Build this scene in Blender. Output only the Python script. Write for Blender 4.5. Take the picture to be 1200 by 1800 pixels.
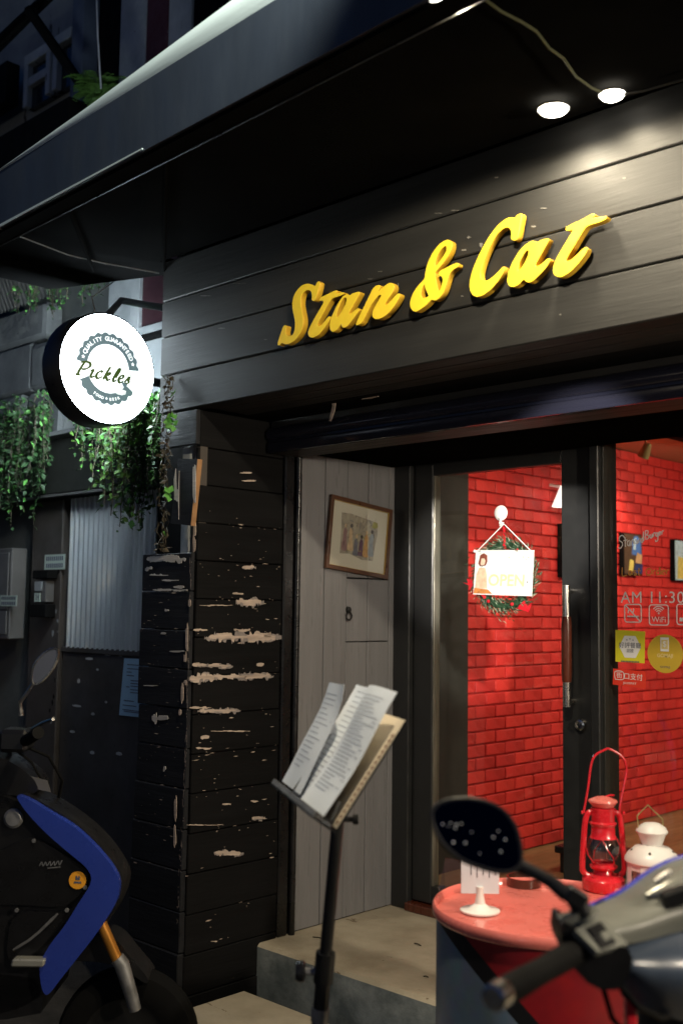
import bpy, bmesh, math, random
from mathutils import Vector, Matrix, noise
from math import radians, sin, cos, pi, sqrt, atan2

random.seed(7)
for o in list(bpy.data.objects):
    bpy.data.objects.remove(o)
sc = bpy.context.scene
COL = sc.collection

# ------------------------------------------------------------------ camera
FPX = 1908.0
HEAD, PITCH, ROLL = radians(46.0), radians(5.15), radians(0.75)
CAM = Vector((0, 0, 1.30))
fh = Vector((-cos(HEAD), sin(HEAD), 0)); rh = Vector((sin(HEAD), cos(HEAD), 0)); UP = Vector((0, 0, 1))
fw = fh * cos(PITCH) + UP * sin(PITCH)
u0 = UP * cos(PITCH) - fh * sin(PITCH)
CU = u0 * cos(ROLL) - rh * sin(ROLL)
CR = rh * cos(ROLL) + u0 * sin(ROLL)
cam_d = bpy.data.cameras.new('camera')
cam = bpy.data.objects.new('camera', cam_d)
COL.objects.link(cam)
mw = Matrix((CR, CU, -fw)).transposed().to_4x4()
mw.translation = CAM
cam.matrix_world = mw
cam_d.sensor_fit = 'VERTICAL'
cam_d.sensor_height = 36.0
cam_d.sensor_width = 24.0
cam_d.lens = FPX / 1800 * 36
cam_d.clip_start = 0.05
cam_d.clip_end = 400
cam_d.dof.use_dof = True
cam_d.dof.focus_distance = 4.0
cam_d.dof.aperture_fstop = 2.4
sc.camera = cam

# ------------------------------------------------------------------ world, exposure
w = bpy.data.worlds.new('World'); sc.world = w; w.use_nodes = True
nt = w.node_tree; bg = nt.nodes['Background']
sky = nt.nodes.new('ShaderNodeTexSky'); sky.sky_type = 'NISHITA'; sky.sun_disc = False
sky.ozone_density = 5.0; sky.dust_density = 0.2
sky.sun_elevation = radians(0.5); sky.sun_rotation = radians(0)
nt.links.new(sky.outputs[0], bg.inputs[0])
bg.inputs[1].default_value = 0.14
sc.view_settings.view_transform = 'Standard'
sc.view_settings.look = 'None'
sc.view_settings.exposure = 0.0
sc.view_settings.gamma = 1.0
sc.render.engine = 'CYCLES'
sc.cycles.use_denoising = True
sc.cycles.max_bounces = 8
sc.cycles.transparent_max_bounces = 16
sc.cycles.sample_clamp_indirect = 4.0
sc.cycles.caustics_reflective = False
sc.cycles.caustics_refractive = False

# ------------------------------------------------------------------ tracing helpers
def ray(x, y):
    return fw + CR * ((x - 600) / FPX) + CU * (-(y - 900) / FPX)
def onY(x, y, Y):
    r = ray(x, y); return CAM + r * (Y / r.y)
def onX(x, y, X):
    r = ray(x, y); return CAM + r * (X / r.x)
def onZ(x, y, Z):
    r = ray(x, y); return CAM + r * ((Z - CAM.z) / r.z)
def at(x, y, d):
    return CAM + ray(x, y) * d

# ------------------------------------------------------------------ materials
MATS = {}
def principled(m):
    return m.node_tree.nodes['Principled BSDF']
def mat(name, col, rough=0.6, metal=0.0, var=0.2, vscale=6.0, stretch=(1, 1, 1), bump=0.0, bscale=40.0, bstretch=None,
        spec=0.5, coat=0.0, col2=None, cmin=0.4, cmax=0.6, fleck=None, rvar=0.12, alpha=1.0):
    """procedural surface: colour broken up by noise, optional second colour, relief, and flecks (colour, threshold, scale, stretch)"""
    m = bpy.data.materials.new(name); m.use_nodes = True
    n = m.node_tree.nodes; l = m.node_tree.links; p = principled(m)
    p.inputs['Roughness'].default_value = rough
    p.inputs['Metallic'].default_value = metal
    p.inputs['Specular IOR Level'].default_value = spec
    p.inputs['Coat Weight'].default_value = coat
    p.inputs['Coat Roughness'].default_value = 0.08
    tc = n.new('ShaderNodeTexCoord')
    def nz(scale, st, detail=6, rough_=0.6):
        mp = n.new('ShaderNodeMapping'); mp.inputs['Scale'].default_value = st
        l.new(tc.outputs['Object'], mp.inputs[0])
        t = n.new('ShaderNodeTexNoise'); t.inputs['Scale'].default_value = scale
        t.inputs['Detail'].default_value = detail; t.inputs['Roughness'].default_value = rough_
        l.new(mp.outputs[0], t.inputs['Vector'])
        return t.outputs['Fac']
    f = nz(vscale, stretch)
    ramp = n.new('ShaderNodeValToRGB')
    a = [c * (1 - var) for c in col]; b = [c * (1 + var) for c in col]
    if col2: a, b = list(col), list(col2)
    e = ramp.color_ramp.elements
    e[0].position = cmin if col2 else 0.3; e[1].position = cmax if col2 else 0.7
    e[0].color = (*a[:3], 1); e[1].color = (*b[:3], 1)
    l.new(f, ramp.inputs[0])
    out = ramp.outputs[0]
    if fleck:
        fc, th, fs, fst = fleck[:4]
        g = nz(fs, fst, 8, 0.7)
        r2 = n.new('ShaderNodeValToRGB'); r2.color_ramp.elements[0].position = th; r2.color_ramp.elements[1].position = th + 0.012
        l.new(g, r2.inputs[0])
        mx = n.new('ShaderNodeMix'); mx.data_type = 'RGBA'
        l.new(r2.outputs[0], mx.inputs['Factor']); l.new(out, mx.inputs['A']); mx.inputs['B'].default_value = (*fc, 1)
        out = mx.outputs['Result']
    l.new(out, p.inputs['Base Color'])
    if rvar:
        g = nz(vscale * 2.3, stretch)
        mr = n.new('ShaderNodeMapRange'); mr.inputs[3].default_value = max(0.03, rough - rvar); mr.inputs[4].default_value = min(1, rough + rvar)
        mr.inputs[1].default_value = 0.3; mr.inputs[2].default_value = 0.7
        l.new(g, mr.inputs[0]); l.new(mr.outputs[0], p.inputs['Roughness'])
    if bump:
        g = nz(bscale, bstretch or stretch, 8, 0.65)
        bp = n.new('ShaderNodeBump'); bp.inputs['Strength'].default_value = 1.0; bp.inputs['Distance'].default_value = bump
        l.new(g, bp.inputs['Height']); l.new(bp.outputs[0], p.inputs['Normal'])
    if alpha < 1: p.inputs['Alpha'].default_value = alpha
    MATS[name] = m
    return m
def emit(name, col, s):
    m = bpy.data.materials.new(name); m.use_nodes = True
    p = principled(m); p.inputs['Base Color'].default_value = (*[min(1, c) for c in col], 1)
    p.inputs['Emission Color'].default_value = (*col, 1); p.inputs['Emission Strength'].default_value = s
    MATS[name] = m; return m
def glass(name, tint=(1, 1, 1), refl=1.0, rough=0.0, base=0.02):
    m = bpy.data.materials.new(name); m.use_nodes = True
    n = m.node_tree.nodes; l = m.node_tree.links
    for x in list(n): n.remove(x)
    o = n.new('ShaderNodeOutputMaterial'); t = n.new('ShaderNodeBsdfTransparent'); g = n.new('ShaderNodeBsdfGlossy')
    t.inputs[0].default_value = (*tint, 1); g.inputs['Roughness'].default_value = rough
    ge = n.new('ShaderNodeNewGeometry'); dt = n.new('ShaderNodeVectorMath'); dt.operation = 'DOT_PRODUCT'
    l.new(ge.outputs['Incoming'], dt.inputs[0]); l.new(ge.outputs['Normal'], dt.inputs[1])
    def M(op, a, b_=0.0):
        q = n.new('ShaderNodeMath'); q.operation = op
        for i, v in enumerate((a, b_)):
            if isinstance(v, (int, float)): q.inputs[i].default_value = v
            else: l.new(v, q.inputs[i])
        return q.outputs[0]
    sch = M('POWER', M('SUBTRACT', 1.0, M('ABSOLUTE', dt.outputs['Value'])), 5.0)      # Schlick, same from both sides
    fac = M('MINIMUM', M('ADD', M('MULTIPLY', M('ADD', M('MULTIPLY', sch, 0.96), 0.04), refl), base), 1.0)
    mx = n.new('ShaderNodeMixShader')
    l.new(fac, mx.inputs[0]); l.new(t.outputs[0], mx.inputs[1]); l.new(g.outputs[0], mx.inputs[2])
    l.new(mx.outputs[0], o.inputs[0]); MATS[name] = m; return m

HX = (0.25, 3, 3)     # grain along X
HY = (3, 0.25, 3)
VZ = (3, 3, 0.25)
m_fascia = mat('black stained fascia board', (0.016, 0.016, 0.0155), 0.56, spec=0.32, var=0.25, vscale=5, stretch=HX, rvar=0.05, bump=0.0011, bscale=14, bstretch=(0.3, 5, 5),
               fleck=((0.20, 0.19, 0.17), 0.745, 16, (1.2, 3, 3)))
m_pillar = mat('black flaking pillar paint', (0.0055, 0.0055, 0.006), 0.75, var=0.3, vscale=5, stretch=HY, bump=0.0018, bscale=14, bstretch=(1.5, 0.5, 6), spec=0.12,
               fleck=((0.35, 0.29, 0.22), 0.725, 9, (1.0, 1.0, 5)))
m_pillar_front = mat('sign tinted flaking paint', (0.011, 0.012, 0.015), 0.55, var=0.3, vscale=5, stretch=HX, bump=0.0018, bscale=14, bstretch=(0.6, 2, 6), spec=0.3,
               fleck=((0.34, 0.34, 0.33), 0.71, 9, (1.0, 1.0, 5)))  # bluish light of the round sign put into the black paint
m_bare = mat('bare weathered wood', (0.46, 0.37, 0.31), 0.85, var=0.3, vscale=20, stretch=(0.4, 0.4, 4), bump=0.001)
m_oldpaint = mat('old grey undercoat', (0.24, 0.21, 0.20), 0.8, var=0.35, vscale=30, bump=0.001)
m_scuff = mat('pale scuff', (0.13, 0.125, 0.115), 0.8, var=0.3, vscale=30)
m_barewhite = mat('bare pale wood', (0.45, 0.43, 0.41), 0.85, var=0.25, vscale=20, stretch=(0.4, 0.4, 4), bump=0.001)
m_bareorange = mat('fresh split wood edge', (0.30, 0.16, 0.07), 0.8, var=0.2, vscale=14)
m_jamb = mat('black gloss jamb', (0.008, 0.008, 0.009), 0.3, var=0.2, bump=0.0008, bscale=20)
m_greyboard = mat('grey painted boards', (0.21, 0.21, 0.222), 0.36, var=0.10, vscale=6, stretch=VZ, bump=0.0022, bscale=12, bstretch=(5, 5, 0.5), rvar=0.14,
                  fleck=((0.05, 0.05, 0.055), 0.72, 14, (1, 1, 0.6)))
m_door = mat('charcoal door paint', (0.022, 0.023, 0.024), 0.4, var=0.12, vscale=8, bump=0.0004, bscale=60)
m_doorlight = mat('worn bright metal bead', (0.25, 0.24, 0.2), 0.4, metal=0.6, var=0.4, vscale=20, stretch=VZ)
m_shutter = mat('navy roller shutter metal', (0.016, 0.017, 0.030), 0.24, metal=0.2, var=0.2, vscale=4, stretch=HX, coat=0.3, bump=0.0006, bscale=8)
m_soffit = mat('black soffit board', (0.013, 0.012, 0.011), 0.6, var=0.3, vscale=6, stretch=HX)
m_canopyunder = mat('matt black canopy underside', (0.005, 0.005, 0.005), 1.0, var=0.2, spec=0.0, rvar=0)
m_navy = mat('navy canopy band', (0.042, 0.047, 0.060), 0.5, var=0.18, vscale=5, stretch=(1, 1, 0.3), bump=0.001, bscale=6)
m_white = mat('white canopy flashing', (0.72, 0.75, 0.70), 0.5, var=0.07, vscale=8, stretch=HX, bump=0.001, bscale=10)
m_steel = mat('brushed steel', (0.6, 0.58, 0.54), 0.25, metal=1.0, var=0.08, rvar=0.08)
m_darksteel = mat('dark steel edge', (0.12, 0.12, 0.12), 0.35, metal=0.8, var=0.3, vscale=12)
m_yellow = mat('yellow painted wood', (0.88, 0.64, 0.035), 0.45, var=0.05, vscale=12, bump=0.0006, bscale=40)
m_yellowedge = mat('ochre letter edge', (0.56, 0.33, 0.02), 0.6, var=0.12, vscale=20)
m_brick = mat('red painted brick', (0.56, 0.026, 0.023), 0.5, var=0.22, vscale=4, bump=0.009, bscale=16)
m_brick2 = mat('red painted brick, duller', (0.48, 0.021, 0.020), 0.55, var=0.25, vscale=5, bump=0.009, bscale=13, fleck=((0.30, 0.012, 0.012), 0.66, 12, (1, 1, 1)))
m_brick3 = mat('red painted brick, brighter', (0.62, 0.034, 0.028), 0.45, var=0.2, vscale=5, bump=0.008, bscale=20)
m_mortar = mat('red painted mortar', (0.40, 0.014, 0.013), 0.7, var=0.1, bump=0.003)
m_concrete = mat('warm dusty concrete', (0.34, 0.29, 0.21), 0.85, vscale=3.5, col2=(0.53, 0.47, 0.36), cmin=0.33, cmax=0.66, bump=0.005, bscale=16,
                 fleck=((0.17, 0.13, 0.08), 0.64, 6, (1, 2.6, 1)))
m_concretef = mat('cool tinted concrete riser', (0.13, 0.16, 0.17), 0.85, vscale=9, col2=(0.32, 0.36, 0.37), cmin=0.35, cmax=0.65, bump=0.003, bscale=20)  # blue-grey of the cool street light put into the riser's colour
m_asphalt = mat('dark street paving', (0.045, 0.045, 0.045), 0.75, var=0.35, vscale=9, bump=0.004, bscale=60)
m_woodfloor = mat('brown timber floor', (0.22, 0.13, 0.06), 0.4, var=0.35, vscale=4, stretch=(3, 0.4, 1), bump=0.001)
m_ceiling = mat('tan interior ceiling', (0.62, 0.43, 0.28), 0.8, var=0.05)
m_intwall = mat('cream interior wall', (0.55, 0.45, 0.34), 0.8, var=0.05)
m_glass = glass('window glass', (0.97, 0.98, 0.97), 0.9, base=0.0)
m_clear = glass('clear glass', (0.93, 0.94, 0.93), 1.6, base=0.05)
m_acrylic = glass('clear acrylic', (0.92, 0.93, 0.93), 1.0, base=0.06, rough=0.05)
m_paper = mat('white paper', (0.72, 0.77, 0.83), 0.7, var=0.04)
m_bluepaper = mat('pale blue paper', (0.30, 0.46, 0.60), 0.8, var=0.06)
m_cream = mat('cream menu card', (0.72, 0.62, 0.46), 0.6, var=0.06, vscale=9)
m_print = mat('printing ink', (0.10, 0.11, 0.15), 0.8, var=0.2)
m_browntext = mat('brown printing ink', (0.22, 0.09, 0.05), 0.8, var=0.2)
m_black = mat('black plastic', (0.010, 0.010, 0.011), 0.35, var=0.2, bump=0.0003, bscale=120)
m_rubber = mat('black rubber', (0.006, 0.006, 0.006), 0.7, spec=0.08, var=0.2, bump=0.001, bscale=90)
m_blackmetal = mat('black painted metal', (0.012, 0.012, 0.012), 0.38, metal=0.2, var=0.2)
m_bluepaint = mat('scratched blue fairing', (0.022, 0.048, 0.31), 0.3, var=0.1, coat=0.6, fleck=((0.4, 0.45, 0.5), 0.70, 14, (1, 1, 0.5)))
m_bluerim = mat('blue rim paint', (0.02, 0.03, 0.36), 0.4, var=0.1)
m_greycowl = mat('grey green cowl', (0.15, 0.155, 0.135), 0.45, var=0.08, vscale=9, bump=0.0003, bscale=200)
m_bluegrey = mat('dark blue grey panel', (0.055, 0.075, 0.11), 0.4, var=0.12, vscale=7)
m_red = mat('red enamel', (0.60, 0.018, 0.030), 0.25, var=0.2, vscale=16, coat=0.5, rvar=0.15, fleck=((0.16, 0.012, 0.012), 0.69, 40, (1, 1, 1)))
m_redtray = mat('red tray enamel', (0.75, 0.19, 0.16), 0.33, var=0.1, vscale=7, coat=0.4, bump=0.0008, bscale=9, rvar=0.2, fleck=((0.30, 0.03, 0.025), 0.70, 18, (1, 1, 1)))
m_whitelamp = mat('white lacquered metal', (0.82, 0.80, 0.77), 0.4, var=0.04)
m_gold = mat('gold fork tube', (0.65, 0.28, 0.05), 0.35, metal=0.7, var=0.2)
m_greymetal = mat('grey cast metal', (0.25, 0.25, 0.25), 0.5, metal=0.7, var=0.3, vscale=20)
m_brownframe = mat('dark brown frame wood', (0.085, 0.035, 0.016), 0.35, var=0.3, vscale=10, coat=0.2)
m_gilt = mat('gilt slip', (0.55, 0.36, 0.10), 0.4, metal=0.5, var=0.1)
m_matboard = mat('cream mat board', (0.68, 0.64, 0.56), 0.8, var=0.03)
m_handlewood = mat('dark red handle wood', (0.10, 0.024, 0.012), 0.3, var=0.3, vscale=10, stretch=VZ, coat=0.3)
m_leaf = mat('leaf green', (0.060, 0.135, 0.022), 0.5, var=0.45, vscale=18)
m_leafdark = mat('dark ivy green', (0.028, 0.075, 0.022), 0.55, var=0.45, vscale=18)
m_leafbright = mat('young leaf green', (0.12, 0.36, 0.07), 0.5, var=0.2)
m_deadleaf = mat('withered leaf brown', (0.055, 0.045, 0.028), 0.8, var=0.4, vscale=20)
m_needle = mat('wreath needle green', (0.028, 0.075, 0.036), 0.5, var=0.5, vscale=40)
m_needletip = mat('frosted needle tip', (0.30, 0.38, 0.27), 0.6, var=0.3)
m_rust = mat('rusty brown sheet steel', (0.055, 0.045, 0.036), 0.55, metal=0.2, vscale=4, col2=(0.085, 0.075, 0.07), cmin=0.35, cmax=0.7, bump=0.001, bscale=14,
             fleck=((0.010, 0.009, 0.008), 0.66, 22, (1, 1, 0.8)))
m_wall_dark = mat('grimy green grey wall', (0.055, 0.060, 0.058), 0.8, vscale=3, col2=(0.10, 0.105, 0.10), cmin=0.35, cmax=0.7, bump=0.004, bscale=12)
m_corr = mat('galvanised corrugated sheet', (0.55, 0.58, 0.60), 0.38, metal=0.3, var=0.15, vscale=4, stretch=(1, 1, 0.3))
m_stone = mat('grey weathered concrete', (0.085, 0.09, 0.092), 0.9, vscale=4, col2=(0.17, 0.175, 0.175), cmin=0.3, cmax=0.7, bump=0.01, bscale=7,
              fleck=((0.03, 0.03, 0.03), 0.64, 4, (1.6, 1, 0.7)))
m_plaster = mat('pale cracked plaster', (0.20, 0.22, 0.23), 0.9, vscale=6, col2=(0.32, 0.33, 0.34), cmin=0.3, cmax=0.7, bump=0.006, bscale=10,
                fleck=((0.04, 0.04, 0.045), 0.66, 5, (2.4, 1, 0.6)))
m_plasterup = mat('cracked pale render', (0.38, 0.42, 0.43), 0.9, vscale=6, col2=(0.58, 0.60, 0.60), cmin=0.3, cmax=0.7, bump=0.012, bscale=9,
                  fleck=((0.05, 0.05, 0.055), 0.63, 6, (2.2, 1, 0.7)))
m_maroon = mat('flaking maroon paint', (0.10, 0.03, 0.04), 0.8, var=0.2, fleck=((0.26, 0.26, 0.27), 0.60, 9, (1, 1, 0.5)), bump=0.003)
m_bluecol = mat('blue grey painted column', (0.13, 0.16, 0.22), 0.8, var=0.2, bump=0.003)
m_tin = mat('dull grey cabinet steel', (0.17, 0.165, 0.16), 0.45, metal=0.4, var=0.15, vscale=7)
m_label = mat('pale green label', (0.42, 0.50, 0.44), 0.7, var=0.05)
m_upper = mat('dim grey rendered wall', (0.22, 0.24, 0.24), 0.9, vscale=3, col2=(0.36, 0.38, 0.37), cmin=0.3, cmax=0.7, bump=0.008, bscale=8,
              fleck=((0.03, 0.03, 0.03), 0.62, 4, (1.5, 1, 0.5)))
m_dark = mat('near black void', (0.006, 0.006, 0.006), 0.9, var=0.1, spec=0.1)
m_olive = mat('dark olive panel', (0.024, 0.024, 0.021), 0.5, var=0.12)
m_vinyl = mat('white vinyl lettering', (0.80, 0.80, 0.80), 0.6, var=0.02)
m_vinylorange = mat('orange marker writing', (0.62, 0.28, 0.06), 0.6, var=0.05)
m_stickyellow = mat('yellow sticker', (0.72, 0.66, 0.03), 0.45, var=0.03)
m_stickgold = mat('gold sticker', (0.58, 0.40, 0.04), 0.45, var=0.03)
m_stickgoldlight = mat('pale gold print', (0.72, 0.58, 0.25), 0.5, var=0.03)
m_stickred = mat('red sticker', (0.80, 0.05, 0.025), 0.45, var=0.03)
m_chairwood = mat('honey chair wood', (0.46, 0.27, 0.09), 0.4, var=0.2, vscale=8, stretch=VZ)
m_orange = mat('orange sticker', (0.85, 0.36, 0.02), 0.5, var=0.04)
m_silver = mat('silver plastic', (0.45, 0.45, 0.40), 0.28, metal=0.6, var=0.1)
m_beige = mat('brass beige lamp', (0.35, 0.28, 0.12), 0.4, metal=0.3, var=0.1)

# ------------------------------------------------------------------ object helpers
ORG = {}
def thing(name, label, cat, loc, group=None):
    o = bpy.data.objects.new(name, None); COL.objects.link(o)
    o.empty_display_size = 0.05
    o.location = loc; o['label'] = label; o['category'] = cat
    if group: o['group'] = group
    ORG[o] = Vector(loc)
    return o
def tag(o, label, cat, group=None):
    o['label'] = label; o['category'] = cat
    if group: o['group'] = group
    return o

class MB:
    def __init__(s): s.v = []; s.f = []; s.mi = []; s.cur = 0
    def _add(s, vs, fs):
        b = len(s.v); s.v += [Vector(q) for q in vs]
        for f in fs: s.f.append([b + i for i in f]); s.mi.append(s.cur)
        return s
    def box(s, lo, hi, bevel=0.0, rot=None, jit=0.0):
        lo = Vector(lo); hi = Vector(hi)
        lo, hi = Vector(map(min, lo, hi)), Vector(map(max, lo, hi))
        if bevel:
            bm = bmesh.new(); bmesh.ops.create_cube(bm, size=1)
            c = (lo + hi) / 2; d = hi - lo
            for q in bm.verts: q.co = Vector((c[i] + q.co[i] * d[i] for i in range(3)))
            bmesh.ops.bevel(bm, geom=bm.edges[:] , offset=min(bevel, min(d) * 0.45), segments=1, affect='EDGES')
            bm.verts.index_update()
            vs = [q.co.copy() for q in bm.verts]; fs = [[q.index for q in f.verts] for f in bm.faces]; bm.free()
        else:
            vs = [Vector((x, y, z)) for x in (lo.x, hi.x) for y in (lo.y, hi.y) for z in (lo.z, hi.z)]
            fs = [(0, 1, 3, 2), (4, 6, 7, 5), (0, 4, 5, 1), (2, 3, 7, 6), (0, 2, 6, 4), (1, 5, 7, 3)]
        if rot is not None:
            c = (lo + hi) / 2; vs = [c + rot @ (q - c) for q in vs]
        if jit: vs = [q + Vector((random.uniform(-jit, jit) for _ in range(3))) for q in vs]
        return s._add(vs, fs)
    def obox(s, c, ax, ay, az, hx, hy, hz, bevel=0.0):
        """box with its own axes"""
        t = MB().box((-hx, -hy, -hz), (hx, hy, hz), bevel)
        c = Vector(c)
        return s._add([c + ax * q.x + ay * q.y + az * q.z for q in t.v], t.f)
    def prism(s, pts, d, cap=True):
        n = len(pts); d = Vector(d); a = [Vector(p) for p in pts]
        vs = a + [p + d for p in a]
        fs = [(i, (i + 1) % n, n + (i + 1) % n, n + i) for i in range(n)]
        if cap: fs += [list(range(n))[::-1], list(range(n, 2 * n))]
        return s._add(vs, fs)
    def poly(s, pts): return s._add(pts, [list(range(len(pts)))])
    def tube(s, pts, r, n=10, cap=True, closed=False):
        pts = [Vector(p) for p in pts]
        rs = r if isinstance(r, (list, tuple)) else [r] * len(pts)
        m = len(pts); vs = []; prev = None
        for i, p in enumerate(pts):
            if closed: t = (pts[(i + 1) % m] - pts[i - 1]).normalized()
            else: t = (pts[min(i + 1, m - 1)] - pts[max(i - 1, 0)]).normalized()
            if prev is None: prev = t.orthogonal().normalized()
            prev = (prev - t * prev.dot(t)).normalized(); b = t.cross(prev)
            vs += [p + (prev * cos(2 * pi * k / n) + b * sin(2 * pi * k / n)) * rs[i] for k in range(n)]
        fs = []
        for i in range(m if closed else m - 1):
            j = (i + 1) % m
            fs += [(i * n + k, i * n + (k + 1) % n, j * n + (k + 1) % n, j * n + k) for k in range(n)]
        if cap and not closed: fs += [list(range(n))[::-1], [(m - 1) * n + k for k in range(n)]]
        return s._add(vs, fs)
    def lathe(s, prof, c, axis=UP, n=24, a0=0, a1=2 * pi):
        """prof: (radius, height along axis)"""
        axis = Vector(axis).normalized(); x = axis.orthogonal().normalized(); y = axis.cross(x); c = Vector(c)
        full = abs(a1 - a0 - 2 * pi) < 1e-6; k = n if full else n + 1
        vs = []
        for r, h in prof:
            for i in range(k):
                a = a0 + (a1 - a0) * i / n
                vs.append(c + axis * h + (x * cos(a) + y * sin(a)) * max(r, 1e-5))
        fs = []
        for j in range(len(prof) - 1):
            for i in range(n):
                i2 = (i + 1) % k
                fs.append((j * k + i, j * k + i2, (j + 1) * k + i2, (j + 1) * k + i))
        return s._add(vs, fs)
    def grid(s, rows):
        h = len(rows); wd = len(rows[0])
        vs = [p for r in rows for p in r]
        return s._add(vs, [(i * wd + j, i * wd + j + 1, (i + 1) * wd + j + 1, (i + 1) * wd + j) for i in range(h - 1) for j in range(wd - 1)])
    def build(s, name, m, parent=None, smooth=35, thick=0.0, kind=None):
        o_ = ORG[parent] if parent is not None else Vector((0, 0, 0))
        me = bpy.data.meshes.new(name)
        me.from_pydata([q - o_ for q in s.v], [], s.f); me.validate()
        ms = m if isinstance(m, (list, tuple)) else [m]
        for q in ms: me.materials.append(q)
        if len(ms) > 1 and len(me.polygons) == len(s.mi):
            me.polygons.foreach_set('material_index', s.mi)
        bm = bmesh.new(); bm.from_mesh(me); bmesh.ops.recalc_face_normals(bm, faces=bm.faces[:])
        if thick: bmesh.ops.solidify(bm, geom=bm.faces[:], thickness=thick)
        bm.to_mesh(me); bm.free()
        if smooth:
            me.shade_smooth(); me.set_sharp_from_angle(angle=radians(smooth))
        o = bpy.data.objects.new(name, me); COL.objects.link(o)
        if parent is not None: o.parent = parent
        ORG[o] = o_
        if kind: o['kind'] = kind
        return o
def struct(name, mb, m, smooth=0): return mb.build(name, m, None, smooth, kind='structure')

def smooth_path(pts, k=5):
    pts = [Vector(p) for p in pts]; out = []
    for i in range(len(pts) - 1):
        p0, p1, p2, p3 = pts[max(i - 1, 0)], pts[i], pts[i + 1], pts[min(i + 2, len(pts) - 1)]
        for q in range(k):
            u = q / k
            out.append(0.5 * (2 * p1 + (p2 - p0) * u + (2 * p0 - 5 * p1 + 4 * p2 - p3) * u * u + (3 * p1 - p0 - 3 * p2 + p3) * u ** 3))
    return out + [pts[-1]]
def chaikin(p, it=1, keep=0.22):
    for _ in range(it):
        q = []
        for i in range(len(p)):
            a, b = p[i], p[(i + 1) % len(p)]
            q.append((a[0] * (1 - keep) + b[0] * keep, a[1] * (1 - keep) + b[1] * keep))
            q.append((a[0] * keep + b[0] * (1 - keep), a[1] * keep + b[1] * (1 - keep)))
        p = q
    return p
def curve_mesh(cv, frame, off):
    o = bpy.data.objects.new('tmp', cv)
    me = bpy.data.meshes.new_from_object(o)
    bpy.data.objects.remove(o); bpy.data.curves.remove(cv)
    c, ax, ay, az = frame
    for q in me.vertices: q.co = c + ax * q.co.x + ay * q.co.y + az * q.co.z - off
    return me
def outline(name, loops, frame, t, m, parent, bevel=0.0, m_edge=None):
    """loops (first the outer one, then holes) in a frame (origin, x, y, normal), extruded t towards the normal"""
    cv = bpy.data.curves.new('tmp', 'CURVE'); cv.dimensions = '2D'; cv.fill_mode = 'BOTH'
    cv.extrude = t / 2 - bevel; cv.bevel_depth = bevel; cv.bevel_resolution = 1
    for lp in loops:
        sp = cv.splines.new('POLY'); sp.points.add(len(lp) - 1); sp.use_cyclic_u = True
        for k, q in enumerate(lp): sp.points[k].co = (q[0], q[1], 0, 1)
    c, ax, ay, az = frame
    o_ = ORG[parent] if parent is not None else Vector((0, 0, 0))
    me = curve_mesh(cv, (c + az * (t / 2), ax, ay, az), o_)
    me.materials.clear(); me.materials.append(m)
    if m_edge:
        me.materials.append(m_edge)
        for p in me.polygons:
            if abs(p.normal.dot(az)) < 0.5: p.material_index = 1
    o = bpy.data.objects.new(name, me); COL.objects.link(o)
    if parent is not None: o.parent = parent
    ORG[o] = o_
    me.shade_smooth(); me.set_sharp_from_angle(angle=radians(30))
    return o
def text(name, s, size, c, ax, ay, m, parent, t=0.0006, shear=0.0, align='CENTER', space=1.0, bold=0.0, sx=1.0):
    cv = bpy.data.curves.new('tmp', 'FONT'); cv.body = s; cv.size = size; cv.align_x = align; cv.align_y = 'CENTER'
    cv.extrude = t / 2; cv.shear = shear; cv.space_character = space; cv.offset = bold; cv.resolution_u = 3
    az = ax.cross(ay)
    o_ = ORG[parent] if parent is not None else Vector((0, 0, 0))
    me = curve_mesh(cv, (c + az * (t / 2), ax * sx, ay, az), o_)
    me.materials.clear(); me.materials.append(m)
    o = bpy.data.objects.new(name, me); COL.objects.link(o)
    if parent is not None: o.parent = parent
    ORG[o] = o_
    return o
def ribbon(name, strokes, width, c, ax, ay, m, parent, nib=None):
    """pen strokes as flat ribbons in the frame; nib = (angle, thick, thin) for a broad pen"""
    az = ax.cross(ay); b = MB(); lift = 0
    for st in strokes:
        pts = []
        for i in range(len(st) - 1):      # Catmull-Rom
            p0 = Vector(st[max(i - 1, 0)]); p1 = Vector(st[i]); p2 = Vector(st[i + 1]); p3 = Vector(st[min(i + 2, len(st) - 1)])
            for k in range(4):
                u = k / 4
                pts.append(0.5 * (2 * p1 + (p2 - p0) * u + (2 * p0 - 5 * p1 + 4 * p2 - p3) * u * u + (3 * p1 - p0 - 3 * p2 + p3) * u ** 3))
        pts.append(Vector(st[-1]))
        rows = []
        for i, p in enumerate(pts):
            t = (pts[min(i + 1, len(pts) - 1)] - pts[max(i - 1, 0)]).normalized(); nn = Vector((-t.y, t.x))
            wd = width
            if nib: wd = nib[2] + (nib[1] - nib[2]) * abs(sin(atan2(t.y, t.x) - nib[0]))
            lift += 0.00001
            rows.append([c + ax * q.x + ay * q.y + az * (0.0005 + lift) for q in (p - nn * wd / 2, p + nn * wd / 2)])
        b.grid(rows)
    return b.build(name, m, parent, 0)

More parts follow.
